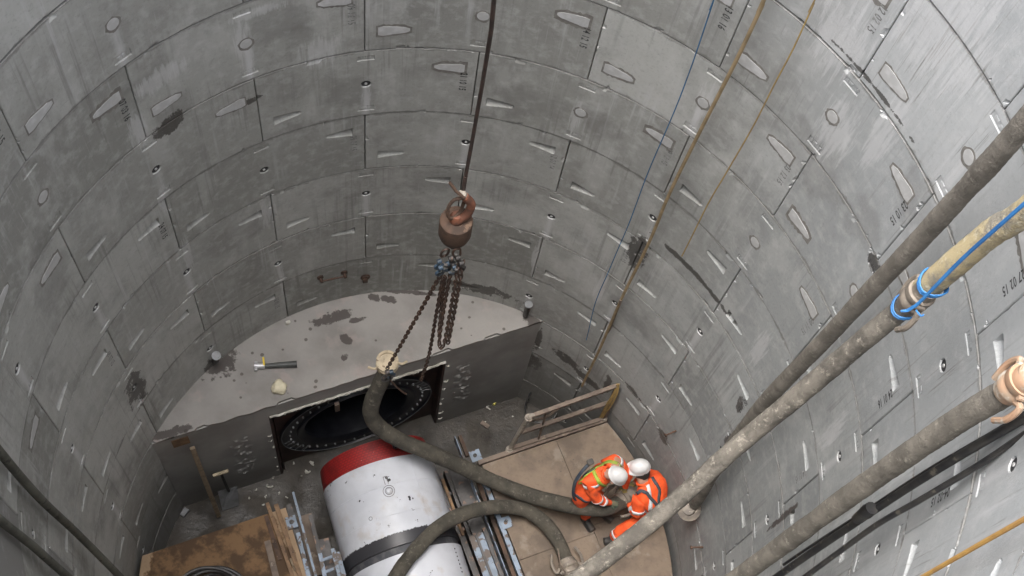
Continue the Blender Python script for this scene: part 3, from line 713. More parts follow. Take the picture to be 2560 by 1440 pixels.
# grease, weld seams and lifting plate on the shells
for al_ in (.62, 1.0):
    g = MB(); g.tube([onshell(al_, -1.45+2.9*k/60, RS+.001) for k in range(61)], .0045, 5); g.build('weld_seam', M_shell, sh1, smooth=True)
g = MB(); g.tube([onshell(.3+.9*k/12, .55, RS+.001) for k in range(13)], .004, 5); g.build('weld_seam', M_shell, sh1, smooth=True)
for k in range(7):
    g = MB(); q = onshell(1.56+.05*k, .95, RS); n_ = (q-onshell(1.56+.05*k, .95, 0)).normalized(); g.lathe(q-n_*.002, n_, [(0, .010), (.008, .009), (.01, .004)], 8); g.build('bolt', M_black, sh2)

# ------------------------------------------------------------------ jacking frame rails
fR = empty('jacking_rail', fr(3.45, 2.4, 0), 'right-hand worn blue and rusty steel jacking rail beside the white machine', 'steel rail')
def part(par, name, mat_, boxes, bevel=.004):
    g = MB()
    for b in boxes: g.fbox(*b)
    return g.build(name, mat_, par, bevel=bevel)
part(fR, 'upper_angle', M_blue, [(3.50, 3.508, .70, 4.6, 1.30, 1.47), (3.508, 3.54, .70, 4.6, 1.30, 1.31)], .002)
part(fR, 'rusty_bar', M_rusty, [(3.552, 3.60, .70, 1.0, 1.36, 1.43), (3.56, 3.61, 1.28, 4.6, 1.36, 1.44)])
part(fR, 'dark_beam', M_steel, [(3.36, 3.44, .95, 4.6, .9, 1.24), (3.30, 3.50, .95, 4.6, 1.24, 1.26)])
part(fR, 'lower_beam', M_steel, [(3.16, 3.24, 1.0, 4.6, .7, 1.05), (3.26, 3.3, 1.0, 4.6, .75, 1.15)])
part(fR, 'timber_packer', M_timber, [(3.19, 3.23, 1.1, 1.9, 1.06, 1.12), (3.09, 3.13, 1.05, 2.2, .9, .96)])
part(fR, 'guide_bar', M_blue, [(3.625, 3.685, 1.42, 4.6, 1.42, 1.50)])
part(fR, 'worn_flange', M_blue, [(3.24, 3.47, 1.98, 4.6, 1.262, 1.285)])
part(fR, 'worn_flange', M_steel, [(3.32, 3.35, 1.98, 4.6, 1.285, 1.32), (3.43, 3.47, 1.95, 4.6, 1.286, 1.36)])
for d_ in (1.28, 1.52, 1.78): part(fR, 'cross_brace', M_steel, [(3.10, 3.50, d_, d_+.05, .98, 1.06)])
for u0, d0, s_ in ((3.60, .98, .085), (3.66, 1.94, .075)):
    g = MB(); g.fbox(u0-.01, u0+.13, d0, d0+.15, 1.50, 1.52); pl = g.build('lug_plate', M_blue, fR, bevel=.004)
    g = MB(); g.lathe(fr(u0+.05, d0+.075, 1.52), Vector((0, 0, 1)), [(0, .026), (.02, .026), (.022, .015), (.04, .013)], 12); g.build('bolt_head', M_steel, pl)
for u0, d0 in ((3.34, 1.68), (3.51, 1.6)):
    g = MB(); g.fbox(u0-.025, u0+.03, d0-.02, d0+.04, 1.28, 1.36); g.build('clamp_block', M_railp, fR, bevel=.004)
fL = empty('jacking_rail', fr(1.3, 2.0, 0), 'left-hand light blue steel jacking rail beside the brown decking', 'steel rail')
g = MB(); g.bar(P(733, 1232, 1.5), P(789, 1440, 1.5), .028, .09); g.bar(P(789, 1440, 1.5), P(830, 1600, 1.5), .028, .09); g.build('upper_angle', M_blue, fL, bevel=.003)
def pbar(par, name, mt, a, b, z, w_, h_, bev=.003):
    g = MB(); g.bar(P(*a, z), P(*b, z), w_, h_); return g.build(name, mt, par, bevel=bev)
pbar(fL, 'rusty_bar', M_steel, (722, 1262), (790, 1500), 1.44, .06, .05)
pbar(fL, 'rusty_bar', M_steel, (776, 1290), (822, 1480), 1.3, .05, .12)
pbar(fL, 'dark_beam', M_steel, (806, 1350), (840, 1500), 1.15, .16, .1)
pbar(fL, 'guide_bar', M_blue, (745, 1332), (776, 1460), 1.52, .05, .03)
g = MB(); p = P(729, 1306, 1.54); g.box(p, UX*.065, NX*.08, Vector((0, 0, .012))); pl = g.build('lug_plate', M_blue, fL, bevel=.003)
g = MB(); g.lathe(p+Vector((0, 0, .01)), Vector((0, 0, 1)), [(0, .028), (.02, .028), (.022, .015), (.04, .013)], 12); g.build('bolt_head', M_steel, pl)
for a, b in (((800, 1385), (818, 1470)), ((832, 1373), (856, 1470)), ((845, 1382), (868, 1470))): pbar(fL, 'blue_guide', M_blue, a, b, 1.45, .05, .09)
for y in (1395, 1425): pbar(fL, 'cross_brace', M_blue, (803+(y-1385)*.2, y+6), (840+(y-1385)*.2, y-8), 1.44, .035, .03)
pbar(fL, 'rail_base', M_rail, (760, 1290), (800, 1440), .9, .2, .1)
g = MB(); g.fbox(1.22, 1.34, .8, 4.5, .0, .08); g.fbox(3.5, 3.62, .8, 4.5, .0, .08); g.build('floor_beam', M_steel, fL)

# ------------------------------------------------------------------ platforms
def deck(name, label, mt, poly, par_mt, seams):
    c = sum(poly, Vector())/len(poly); c.z = 0
    return c
pz = 1.5
def arcedge(u0_, u1_, dlim, right_=True, r_=R-.05):
    pts = []
    for k in range(400):
        th = -PI+2*PI*k/400; q = cyl(th, 0, r_)-A0; u_, d_ = q.dot(UX), q.dot(NX)
        pts.append((u_, d_))
    return pts
cir = arcedge(0, 0, 0)
dr = empty('platform', fr(4.6, 2.4, 0), 'brown worn work platform under the two workers right of the machine', 'platform')
def sheet(par, u0, u1, d0, d1, mt, z=pz, r_=R-.06):
    N = 24; poly = []
    C_ = Vector((0, 0, 0))-A0; cu, cd_ = C_.dot(UX), C_.dot(NX)
    def lim(d): return math.sqrt(max(r_*r_-(d-cd_)**2, 0))
    L = []; Rr = []
    for k in range(N+1):
        d = d0+(d1-d0)*k/N; h = lim(d); a = max(u0, cu-h); b = min(u1, cu+h)
        if b > a: L.append(fr(a, d, z-.03)); Rr.append(fr(b, d, z-.03))
    g = MB(); g.prism(L+Rr[::-1], Vector((0, 0, .03))); return g.build('deck_board', mt, par, bevel=.003)
for u0, u1, d0, d1 in ((3.70, 4.745, 1.20, 2.52), (4.750, 5.9, 1.20, 2.42), (4.750, 5.9, 2.425, 3.7), (3.70, 4.745, 2.525, 3.7), (3.70, 5.9, 3.705, 5.2)):
    sheet(dr, u0, u1, d0, d1, M_deck)
part(dr, 'front_beam', M_rail, [(3.66, 5.5, 1.13, 1.19, 1.40, 1.53)])
for u_ in (3.8, 4.75, 5.4): part(dr, 'support_beam', M_steel, [(u_, u_+.1, 1.22, 4.4, 1.33, 1.468)])
for u_, d_ in ((3.8, 1.3), (5.3, 1.3), (3.8, 3.6), (5.2, 3.6)): part(dr, 'leg', M_steel, [(u_, u_+.1, d_, d_+.1, 0, 1.33)])
dl = empty('platform', fr(.4, 2.0, 0), 'oil-stained tan plywood platform on the left of the machine', 'platform')
sheet(dl, -1.2, 1.16, .90, 3.2, M_deckL); sheet(dl, -1.2, 1.16, 3.205, 5.0, M_deckL)
for u_ in (-.5, .4, 1.0): part(dl, 'support_beam', M_steel, [(u_, u_+.1, .95, 3.9, 1.33, 1.468)])
for u_, d_ in ((-.5, 1.4), (1.0, 1.1), (-.4, 3.2), (1.0, 3.2)): part(dl, 'leg', M_steel, [(u_, u_+.1, d_, d_+.1, 0, 1.33)])
def plank(a, b, z, w_, h_, mt, label, name='timber_plank', group=None, z2=None):
    g = MB(); g.bar(P(*a, z), P(*b, z2 or z), w_, h_); return tag(g.build(name, mt, bevel=.003), label, 'plank', group)
plank((668, 1258), (738, 1460), 1.545, .045, .06, M_timber, 'thin brown timber batten, the left one of two along the stained platform edge')
plank((690, 1262), (757, 1460), 1.55, .055, .075, M_timber, 'thicker brown timber batten, the right one of two along the stained platform edge')
plank((665, 1290), (700, 1400), 1.53, .05, .02, M_rusty, 'grey-black strip of dirt-covered board lying left of the battens', 'flat_strip')
plank((668, 1352), (692, 1450), 1.53, .075, .02, M_rail, 'short broad rusty strip nearest the bottom of the stained platform', 'flat_strip')
plank((728, 1395), (740, 1425), 1.54, .05, .02, M_lumber, 'small pale offcut lying beside the blue rail', 'timber_offcut')
g = MB(); g.bar(P(1648, 1216, 1.75), P(1682, 1182, 1.75), .13, .05); tag(g.build('timber_plank', M_lumber, bevel=.003), 'short pale plank sticking out behind the right worker at the wall', 'plank')
g = MB(); g.bar(hw(481, 1120, .06), P(547, 1290, .1), .06, .04, NX); tag(g.build('timber_prop', M_lumber, bevel=.003), 'long tan timber leaning upright against the left end of the headwall', 'plank')

# spade with T handle leaning on the headwall
sp = empty('spade', P(575, 1270, .02), 'spade with T handle and grey blade leaning against the headwall', 'spade')
tp = hw(552, 1183, .14); bp = P(572, 1228, .42)
g = MB(); g.tube([tp, bp], .018, 10); g.build('shaft', M_dark, sp, smooth=True)
g = MB(); g.tube([tp-UX*.10, tp+UX*.10], .024, 10); g.build('handle', M_coup, sp, smooth=True)
a1, a2, a3, a4 = P(544, 1228, .40), P(593, 1215, .40), P(597, 1262, .03), P(556, 1276, .03)
g = MB(); g.prism([a1, a1.lerp(a2, .35), a1.lerp(a2, .5)+Vector((0, 0, -.05)), a1.lerp(a2, .65), a2, a3, a4], NX*.012+Vector((0, 0, .01))); g.build('blade', M_grey, sp, bevel=.003)

# ------------------------------------------------------------------ guard rail at the platform's front
gr = empty('guard_rail', P(1390, 1080, 1.5), 'muddy brown steel guard rail standing along the platform front edge', 'railing')
b0, b1 = P(1274, 1122, 1.54), P(1510, 1046, 1.54); t0_, t1_ = P(1322, 1043, 2.6), P(1543, 964, 2.6)
m0, m1 = P(1303, 1081, 2.1), P(1528, 1004, 2.1)
g = MB(); g.bar(b0, b1, .05, .06); g.build('bottom_rail', M_rail, gr, bevel=.003)
g = MB(); g.bar(t0_, t1_, .05, .06); g.build('top_rail', M_rail, gr, bevel=.003)
g = MB(); g.bar(m0, m1, .05, .05); g.build('middle_rail', M_rail, gr, bevel=.003)
g = MB(); g.tube(smoothpath([b0, b0.lerp(t0_, .3)+Vector((0, 0, .03)), b0.lerp(t0_, .8)+Vector((0, 0, .08)), t0_+Vector((0, 0, .04)), t0_+(t1_-t0_)*.06]), .028, 10); g.build('end_post', M_railp, gr, smooth=True)
g = MB(); g.bar(b1, t1_, .045, .045, NX); g.build('end_post', M_rail, gr, bevel=.003)
g = MB(); q = b0.lerp(b1, .3); g.tube([q, t0_.lerp(t1_, .2)], .015, 8); g.build('brace', M_rail, gr)
for p in (b0, t0_):
    g = MB(); g.lathe(p-Vector((0, 0, .05)), Vector((0, 0, 1)), [(0, .05), (.04, .05), (.05, .035), (.09, .035)], 12); g.build('socket', M_railp, gr, smooth=True)
g = MB(); g.lathe(b1-Vector((0, 0, .03)), Vector((0, 0, 1)), [(0, .045), (.05, .045), (.07, .03)], 12); g.build('socket', M_railp, gr, smooth=True)
g = MB(); rnd = random.Random(2)
for k in range(7):
    q = P(1545+rnd.uniform(-3, 3), 960, 2.68); mx = rnd.uniform(-9, 11); e = P(1504+rnd.uniform(-5, 5), 1044, 1.62)
    g.tube(smoothpath([q, P(1535+mx*.8, 985, 2.45), P(1518+mx, 1014, 2.1), e], .05), .0085, 6)
tag(g.build('rope_coil', M_ropey, smooth=True), 'yellow rope looped over the end of the guard rail', 'rope')
# thin cables and hoses behind the rail
def line(name, pts, r_, mt, label, cat, step=.06, amp=0, seg=7, seed=0, group=None):
    g = MB()
    if cat in ('rope', 'cable', 'hose') and pts[0].z > 7: pts = upto(pts[0])+pts
    g.tube(smoothpath(pts, step, amp, seed), r_, seg); return tag(g.build(name, mt, smooth=True), label, cat, group)
c_ = P(1350, 1030, .05)
line('cable_loop', [c_+Vector((.24*math.cos(a*.5), .24*math.sin(a*.5), .02*a)) for a in range(20)], .013, M_cable, 'black cable curled in a loop on the floor behind the guard rail', 'cable', seg=6)
line('cable_loop', [P(1395, 1012, .05)+Vector((.16*math.cos(a*.5+1), .2*math.sin(a*.5+1), .02*a)) for a in range(15)], .016, M_cable, 'small black hose loop against the wall foot behind the guard rail', 'cable', seg=6)
line('tan_hose', [P(1322, 1052, 2.5), P(1370, 1040, 1.4), P(1420, 1000, .9), P(1470, 950, 1.5), cyl(wall(1560, 730, R-.12)[0], wall(1560, 730)[1], R-.1)], .017, M_rail, 'thin muddy hose rising from the guard rail corner to the wall', 'hose')

# ------------------------------------------------------------------ hoses
def coupling(pos, ax, r_, mt, name, label, levers=True, parent=None):
    ax = ax.normalized(); e = empty(name, pos, label, 'coupling') if parent is None else parent
    g = MB(); g.lathe(pos-ax*.11, ax, [(0, r_*.98), (.03, r_*1.06), (.06, r_*1.06), (.062, r_*1.22), (.10, r_*1.25), (.12, r_*1.1), (.14, r_*1.25), (.18, r_*1.25), (.185, r_*1.02), (.24, r_*1.0)], 28)
    g.build('collar', mt, e, smooth=True)
    x, y, _ = basis(ax)
    if levers:
        for s_ in (-1, 1):
            g = MB(); a = pos+x*r_*1.25*s_; g.tube(smoothpath([a-ax*.02, a+x*.05*s_+ax*.02, a+x*.07*s_-ax*.10, a+x*.03*s_-ax*.22], .02), .02, 8)
            g.tube([a+ax*.04-y*.03, a+ax*.04+y*.03], .018, 8); g.build('lever', mt, e, smooth=True)
    return e
def upto(p, r_=4.3):             # up the shaft and over its rim
    p = Vector(p); q = Vector((p.x, p.y, 0)).normalized(); h = math.hypot(p.x, p.y); top_ = min(h, R-.12)
    return [q*r_+Vector((0, 0, 15.86)), q*(R+.25)+Vector((0, 0, 15.93)), q*top_+Vector((0, 0, 15.7)), q*(h*.4+top_*.6)+Vector((0, 0, (p.z+15.7)/2+.6))]
def hose(pts, r_, mt, label, name='hose', seed=1, ribs=.022, amp=.012, par=None, pname='hose_body', r2=None, seg=18, step=.02):
    pp = smoothpath(pts, step, amp, seed); n = len(pp); rs = []
    for i in range(n):
        q = r_+((r2 or r_)-r_)*i/n
        rs.append(q*(1+ribs*math.sin(i*1.57)*.5+.09*mnoise.noise(Vector((i*step*2.4, seed*7, 0)))+.05*mnoise.noise(Vector((i*step*7, seed*7, 3)))))
    g = MB(); g.tube(pp, rs, seg)
    o = g.build(name if par is None else pname, mt, par, smooth=True)
    if par is None: tag(o, label, 'hose')
    return o
# A: straight hose hanging behind
hose(upto(PD(2620, 240, 6.95))+[PD(2620, 240, 6.95), PD(2330, 560, 8.2), PD(2080, 830, 9.75), PD(1900, 1020, 11.3), PD(1800, 1160, 12.9), PD(1735, 1262, 14.35)], .068, M_hoseA, 'long brown-grey hose hanging down the right wall behind the mud-crusted one', seed=3, amp=.02)
e = PD(1722, 1272, 14.4); ax = (CAM-e).normalized()
fl = empty('flange', e, 'cream pipe flange with bolt holes on the platform under the hanging hoses', 'flange')
g = MB(); g.lathe(e-ax*.02, (ax+Vector((.2, -.3, .3))).normalized(), [(0, .07), (0, .14), (.03, .14), (.032, .075), (.01, .07)], 28, capb=True); g.build('plate', M_coupd, fl, smooth=True)
g = MB(); g.tube([e+ax*.02, e-ax*.25+Vector((0, 0, -.1))], .07, 14); g.build('neck', M_coupd, fl, smooth=True)
# B: yellow upper hose, coupling, crusted lower hose crossing in front of the workers
Bp = [PD(2640, 462, 6.75), PD(2470, 590, 7.2), PD(2300, 735, 7.75)]
hose(upto(Bp[0])+Bp, .078, M_hoseY, 'yellow mud-smeared upper hose tied with blue cord at the right edge', seed=5, amp=.006)
Bq = [PD(2285, 750, 7.8), PD(2180, 835, 8.15), PD(2000, 985, 8.8), PD(1850, 1110, 9.25), PD(1705, 1240, 9.6), PD(1575, 1348, 9.75), PD(1460, 1436, 9.8), PD(1320, 1540, 9.8), PD(1180, 1660, 10.6), PD(1060, 1800, 12.3), PD(1010, 1950, 14.6)]
hose(Bq, .069, M_hoseB, 'mud-crusted grey hose slanting from the blue-tied coupling past the workers', seed=6, amp=.008, r2=.084)
cp = PD(2291, 744, 7.76); ax = (Bp[1]-Bq[1]).normalized()
coupling(cp, ax, .074, M_coupd, 'hose_coupling', 'muddy lever coupling bound with bright blue cord joining two hoses')
def ringpts(c, ax, r_, n=18, tw=.02):
    x, y, d = basis(ax); return [c+(x*math.cos(2*PI*k/n)+y*math.sin(2*PI*k/n))*r_+d*tw*math.sin(4*PI*k/n) for k in range(n)]
bc = empty('blue_twine', cp, 'bright blue cord wound round the muddy hose coupling at right', 'cord')
for off, rr_ in ((.17, .088), (.185, .09), (.20, .092), (-.13, .082), (-.148, .082)):
    g = MB(); g.tube(ringpts(cp+ax*off, ax, rr_), .006, 6, close=True); g.build('winding', M_ropeb, bc, smooth=True)
for s_ in (0, .018):
    vv = (CAM-cp).normalized(); sd_ = ax.cross(vv).normalized()
    g = MB(); g.tube(smoothpath([PD(2252+s_*300, 778, 7.65), PD(2290, 762+s_*200, 7.6), PD(2400, 650+s_*300, 7.2), PD(2500, 560+s_*300, 6.85), PD(2660, 420+s_*300, 6.4)], .05), .0075, 6); g.build('strand', M_ropeb, bc, smooth=True)
g = MB(); g.tube(smoothpath([PD(2290, 775, 7.6), PD(2302, 790, 7.6), PD(2310, 786, 7.6)], .02), .006, 6); g.build('loose_end', M_ropeb, bc, smooth=True)
def wl(px, py, off=.12, mul=.985): return PD(px, py, (cylp(px, py)-CAM).length*mul)
def cylp(px, py):
    t_, z_ = wall(px, py); return cyl(t_, z_)
# C: third hose near the right edge with orange coupling
Cp = [PD(2540, 968, 7.1), PD(2400, 1050, 7.45), PD(2200, 1186, 8.2), PD(2000, 1328, 9.15), PD(1850, 1440, 10.0), PD(1700, 1545, 11)]
q_ = Cp[-1]; Cp += [Vector((q_.x, q_.y, q_.z*.5)), Vector((q_.x*.97, q_.y*.97, .15))]
hose(Cp, .074, M_hose, 'grey-brown hose running down the lower right wall from the orange coupling', seed=9, amp=.01, r2=.07)
ax = (PD(2640, 905, 6.8)-Cp[1]).normalized(); coupling(PD(2545, 962, 7.05), ax, .08, M_coupo, 'hose_coupling', 'orange and cream lever coupling at the right edge of the picture')
hose([PD(2560, 952, 7.0), PD(2680, 880, 6.7)]+upto(PD(2680, 880, 6.7))[::-1], .078, M_coupo, 'orange-muddied hose rising to the rim above the orange coupling')
# black cables below C
line('black_cable', [PD(2660, 985, 7.1), PD(2560, 1045, 7.35), PD(2400, 1140, 7.8), PD(2250, 1232, 8.4), PD(2100, 1335, 9.1), PD(1940, 1445, 9.9), PD(1800, 1545, 10.8), cyl(math.radians(93), .3, R-.3)], .028, M_cable, 'thick black cable hanging just below the lower right hose', 'cable', amp=.01, seg=10)
line('black_cable', [PD(2660, 965, 7.2), PD(2560, 1030, 7.45), PD(2400, 1128, 7.9), PD(2250, 1222, 8.5), PD(2100, 1318, 9.2), PD(1960, 1412, 9.95)], .012, M_cable, 'thin black wire beside the thick black cable', 'cable', amp=.014, seed=4)
line('black_cable', [PD(2680, 1010, 7.1), PD(2560, 1086, 7.45), PD(2440, 1165, 7.75), PD(2300, 1250, 8.2), PD(2190, 1312, 8.7), PD(2080, 1390, 9.2), PD(2000, 1450, 9.6)], .02, M_cable, 'outer black cable swinging lowest along the right wall', 'cable', amp=.012, seed=8, seg=8)
g = MB(); a, b = PD(2180, 1270, 8.6), PD(2140, 1298, 8.8); g.tube([a, a.lerp(b, .3), b], [.045, .05, .035], 10); tag(g.build('cable_joint', M_cable, smooth=True), 'taped black joint on the thick hanging cable', 'cable joint')
line('orange_cable', [wl(2680, 1228, mul=.95), wl(2560, 1298, mul=.95), wl(2440, 1366, mul=.955), wl(2290, 1452, mul=.96), wl(2150, 1535, mul=.96)], .014, M_ropeo, 'thin orange cable crossing the bottom right corner', 'cable')
# left wall pipes
line('wall_hose', [PD(-80, 1030, 9.0), PD(0, 1130, 9.75), PD(110, 1255, 10.9), PD(200, 1340, 12.2), PD(320, 1462, 13.6), cyl(math.radians(-108), 1.6, R-.1), cyl(math.radians(-108), .1, R-.2)], .036, M_pipeL, 'grey-green hose down the left wall, the upper of the two', 'hose', seg=12, amp=.006)
line('wall_hose', [PD(-60, 1240, 9.1), PD(0, 1300, 9.6), PD(90, 1372, 10.5), PD(200, 1468, 11.8), cyl(math.radians(-117), 2.4, R-.1), cyl(math.radians(-117), .1, R-.2)], .034, M_pipeL, 'grey-green hose down the left wall, the lower of the two in the corner', 'hose', seg=12, amp=.006, seed=3)
# ropes against the far wall
M_ropeb2 = simple('dull_blue_rope', (.04, .14, .28), (.03, .1, .2), .8)
line('blue_rope', [wl(1800, -40), wl(1785, 0), wl(1748, 108), wl(1712, 205), wl(1640, 380), wl(1590, 505), wl(1565, 570), wl(1520, 680), wl(1490, 755), wl(1465, 850)], .0055, M_ropeb2, 'thin blue rope hanging in front of the far wall', 'rope', amp=.02, seed=2)
line('tan_rope', [wl(1925, -35), wl(1907, 10), wl(1840, 152), wl(1740, 350), wl(1672, 490), wl(1625, 600), wl(1560, 735), wl(1500, 870), wl(1455, 965)], .017, M_ropet, 'thick tan rope hanging down the wall left of the yellow one', 'rope', amp=.006, seg=8)
line('yellow_rope', [wl(2055, -35), wl(2035, 10), wl(1985, 120), wl(1935, 212), wl(1880, 320), wl(1820, 425), wl(1770, 510), wl(1705, 640)], .0065, M_ropey, 'thin yellow rope hanging right of the tan one', 'rope', amp=.012, seed=5)

# F: hose held up by the chain, lying over the machine to the workers
Fp = [P(966, 925, 3.5), P(950, 960, 3.3), P(932, 1000, 3.05), P(928, 1035, 2.8), P(950, 1068, 2.55), P(1000, 1100, 2.35), P(1065, 1128, 2.2), P(1140, 1160, 2.0), P(1220, 1198, 1.80), P(1310, 1235, 1.78), P(1390, 1256, 1.92), P(1450, 1267, 2.12), P(1510, 1270, 2.18), P(1553, 1254, 2.12)]
hose(Fp, .098, M_hoseF, 'muddy hose lifted by the chain, arching over the machine to the workers', seed=12, amp=.01)
cu1 = coupling(P(968, 912, 3.56), Vector((.05, -.15, 1)), .105, M_coup, 'hose_coupling', 'cream open coupling standing on the chain-lifted hose end', levers=False)
for s_, pts in ((1, [(990, 905), (1005, 910), (1018, 903)]), (-1, [(950, 912), (938, 922), (920, 918)])):
    g = MB(); g.tube(smoothpath([P(x, y, 3.55) for x, y in pts], .02), .016, 8); g.build('lever', M_coup, cu1, smooth=True)
g = MB(); p = P(968, 905, 3.66); g.lathe(p, Vector((.05, -.15, 1)), [(0, .125), (.05, .128), (.055, .10), (.0, .095)], 28, capa=False, capb=False); g.build('rim', M_coup, cu1, smooth=True)
cu2 = coupling(P(1562, 1243, 2.1), (P(1564, 1236, 2.1)-P(1530, 1262, 2.13)), .105, M_coupd, 'hose_coupling', 'muddy coupling held between the two workers')
# G: short hose arching to the platform
Gp = [P(925, 1760, .6), P(925, 1640, 1.5), P(955, 1510, 2.05), P(1000, 1425, 2.1), P(1045, 1368, 2.1), P(1095, 1318, 2.06), P(1160, 1284, 1.98), P(1240, 1268, 1.85), P(1310, 1275, 1.74), P(1362, 1308, 1.66), P(1395, 1352, 1.63), P(1415, 1398, 1.63)]
hose(Gp, .09, M_hoseF, 'muddy hose arching from the white machine onto the platform', seed=14, amp=.008)
d = (P(1425, 1425, 1.63)-P(1412, 1390, 1.63)).normalized(); coupling(P(1423, 1418, 1.64), d, .1, M_coupd, 'hose_coupling', 'grimy metal coupling on the platform at the bottom of the picture')
line('clamp_wire', [P(1395, 1368, 1.68), P(1400, 1405, 1.72), P(1412, 1430, 1.75)], .008, M_rail, 'thin bent wire beside the coupling on the platform', 'wire')
# coil of black hose on the left platform
c_ = P(535, 1512, 1.6); g = MB()
pts = []
for k in range(150):
    a = k*.17; r_ = .40+.03*math.sin(k*.31)+.05*((k//37) % 2); pts.append(c_+Vector((r_*1.0*math.cos(a), r_*.9*math.sin(a), .03+.0009*k)))
g.tube(pts, .026, 9); tag(g.build('hose_coil', M_cable, smooth=True), 'coil of black hose on the stained left platform', 'hose')

# ------------------------------------------------------------------ crane rope, weight, chains
top_ = PD(1240, 0, 8.3); bx = Vector((-.30, 2.0, 0))
wz = 6.9
cb = PD(1141, 552, 10.95); dn = Vector((0, 0, -1))
ck = empty('crane_hook_block', cb, 'rusty round crane weight with orange swivel hanging on the dark rope', 'crane hook')
g = MB(); g.lathe(cb+Vector((0, 0, .02)), dn, [(0, .06), (0, .128), (.012, .15), (.03, .155), (.24, .155), (.30, .14), (.33, .10), (.34, .04)], 40); g.build('weight', M_rusty, ck, smooth=True)
rt = PD(1157, 478, 10.7)
g = MB(); g.tube([PD(1240.5, -60, 8.0)+Vector((.05, -.1, 12)), PD(1240.5, -60, 8.0), PD(1228, 75, 8.6), PD(1205, 215, 9.4), PD(1180, 355, 10.1), rt], .0175, 10); g.build('wire_rope', M_roped, ck, smooth=True)
g = MB(); g.tube([PD(1164, 440, 10.5), PD(1156, 490, 10.72)], .02, 10); g.build('rope_socket', M_roped, ck, smooth=True)
g = MB(); g.tube(smoothpath([PD(1162, 492, 10.65), PD(1178, 510, 10.75), PD(1168, 535, 10.85), PD(1145, 552, 10.9)], .03), [.05, .055, .06, .055, .05, .05, .05, .05, .05, .05, .05, .05][:len(smoothpath([PD(1162, 492, 10.65), PD(1178, 510, 10.75), PD(1168, 535, 10.85), PD(1145, 552, 10.9)], .03))] if False else .042, 12); g.build('swivel', M_orange, ck, smooth=True)
g = MB(); g.tube(smoothpath([PD(1160, 495, 10.62), PD(1135, 500, 10.65), PD(1120, 520, 10.72), PD(1120, 540, 10.8), PD(1130, 545, 10.85), PD(1150, 530, 10.85), PD(1160, 505, 10.75)], .03), .017, 8); g.build('rope_thimble', M_rusty, ck, smooth=True)
g = MB(); g.tube([PD(1162, 496, 10.6), PD(1140, 478, 10.55), PD(1124, 456, 10.5)], [.014, .015, .015], 8); g.build('rope_tail', M_rusty, ck, smooth=True)
g = MB(); g.lathe(PD(1160, 490, 10.68), (PD(1140, 478, 10.55)-PD(1160, 490, 10.68)), [(0, .04), (.05, .045), (.06, .03)], 12); g.build('clamp', M_railp, ck, smooth=True)
g = MB(); g.lathe(cb+Vector((0, 0, .03)), Vector((0, 0, 1)), [(0, .07), (.05, .065), (.08, .045)], 20); g.build('neck', M_orange, ck, smooth=True)
# sling
sl_ = empty('chain_sling', cb+Vector((0, 0, -.4)), 'dark chain sling with blue hooks hanging under the crane weight', 'chain')
def link(g, c, d, s_, L=.05, W=.03, r_=.0085):
    pts = []
    for k in range(14):
        a = 2*PI*k/14; x = math.cos(a); pts.append(c+d*(x*L*.5+(L*.35 if x > 0 else -L*.35)*.6)+s_*math.sin(a)*W*.5)
    g.tube(pts, r_, 5, close=True)
def chain(pts, nm='chain', sag=0, L=.058, W=.032, r_=.0082):
    pp = smoothpath(pts, .01); acc = 0; out = [pp[0]]
    pit = L*.95
    for i in range(1, len(pp)):
        acc += (pp[i]-pp[i-1]).length
        if acc >= pit: out.append(pp[i]); acc = 0
    g = MB()
    for i in range(len(out)-1):
        d = (out[i+1]-out[i]).normalized(); x, y, _ = basis(d); q = x if i % 2 else y
        link(g, (out[i]+out[i+1])/2, d, (x+y*.4).normalized() if i % 2 else (y-x*.4).normalized(), L, W, r_)
    return g.build(nm, M_chain, sl_, smooth=True)
hb = PD(1128, 640, 11.3)
chain([PD(1100, 690, 11.45), PD(1035, 805, 12.4), PD(966, 925, 13.55)])
chain([PD(1108, 690, 11.45), PD(1090, 790, 12.2), PD(1072, 890, 13.2), PD(1052, 952, 13.8)])
lp = [PD(1126, 685, 11.4), PD(1110, 770, 12.0), PD(1099, 845, 12.5), PD(1100, 868, 12.6), PD(1110, 862, 12.55), PD(1124, 790, 12.05), PD(1140, 700, 11.4), PD(1150, 650, 11.2)]
chain(lp); chain([p+UX*.045+Vector((0, 0, .0)) for p in lp[4:]]); chain([PD(1113, 690, 11.45), PD(1104, 760, 12), PD(1097, 840, 12.5)])
for a, b in ((1112, 632), (1142, 632)):
    g = MB(); c = PD(a, b, 11.2); link(g, c, Vector((.1*(1 if a > 1120 else -1), 0, -1)).normalized(), UX, .11, .075, .012); g.build('master_link', M_chain, sl_, smooth=True)
g = MB(); g.tube([cb+Vector((0, 0, -.32)), cb+Vector((0, 0, -.5))], .035, 10); g.build('shackle_stem', M_roped, sl_, smooth=True)
def hook(c, mt, s_=1.0, fx=1):
    g = MB(); g.tube(smoothpath([c+Vector((0, 0, .07*s_)), c+Vector((0, 0, .02*s_)), c+UX*.035*s_*fx+Vector((0, 0, -.02*s_)), c+UX*.02*s_*fx+Vector((0, 0, -.07*s_)), c-UX*.03*s_*fx+Vector((0, 0, -.06*s_)), c-UX*.04*s_*fx+Vector((0, 0, -.015*s_))], .02), .015*s_, 8)
    g.lathe(c+Vector((0, 0, .07*s_))-UX*.02, UX, [(0, .025*s_), (.04, .025*s_)], 10)
    return g.build('hook', mt, sl_, smooth=True)
for x, y in ((1097, 662), (1100, 678), (1118, 668), (1135, 676)): hook(PD(x, y, 11.35), M_chips, 1.0, -1 if x < 1110 else 1)
for x, y in ((1143, 655), (1152, 668), (1126, 656)): hook(PD(x, y, 11.25), M_steel, 1.1)
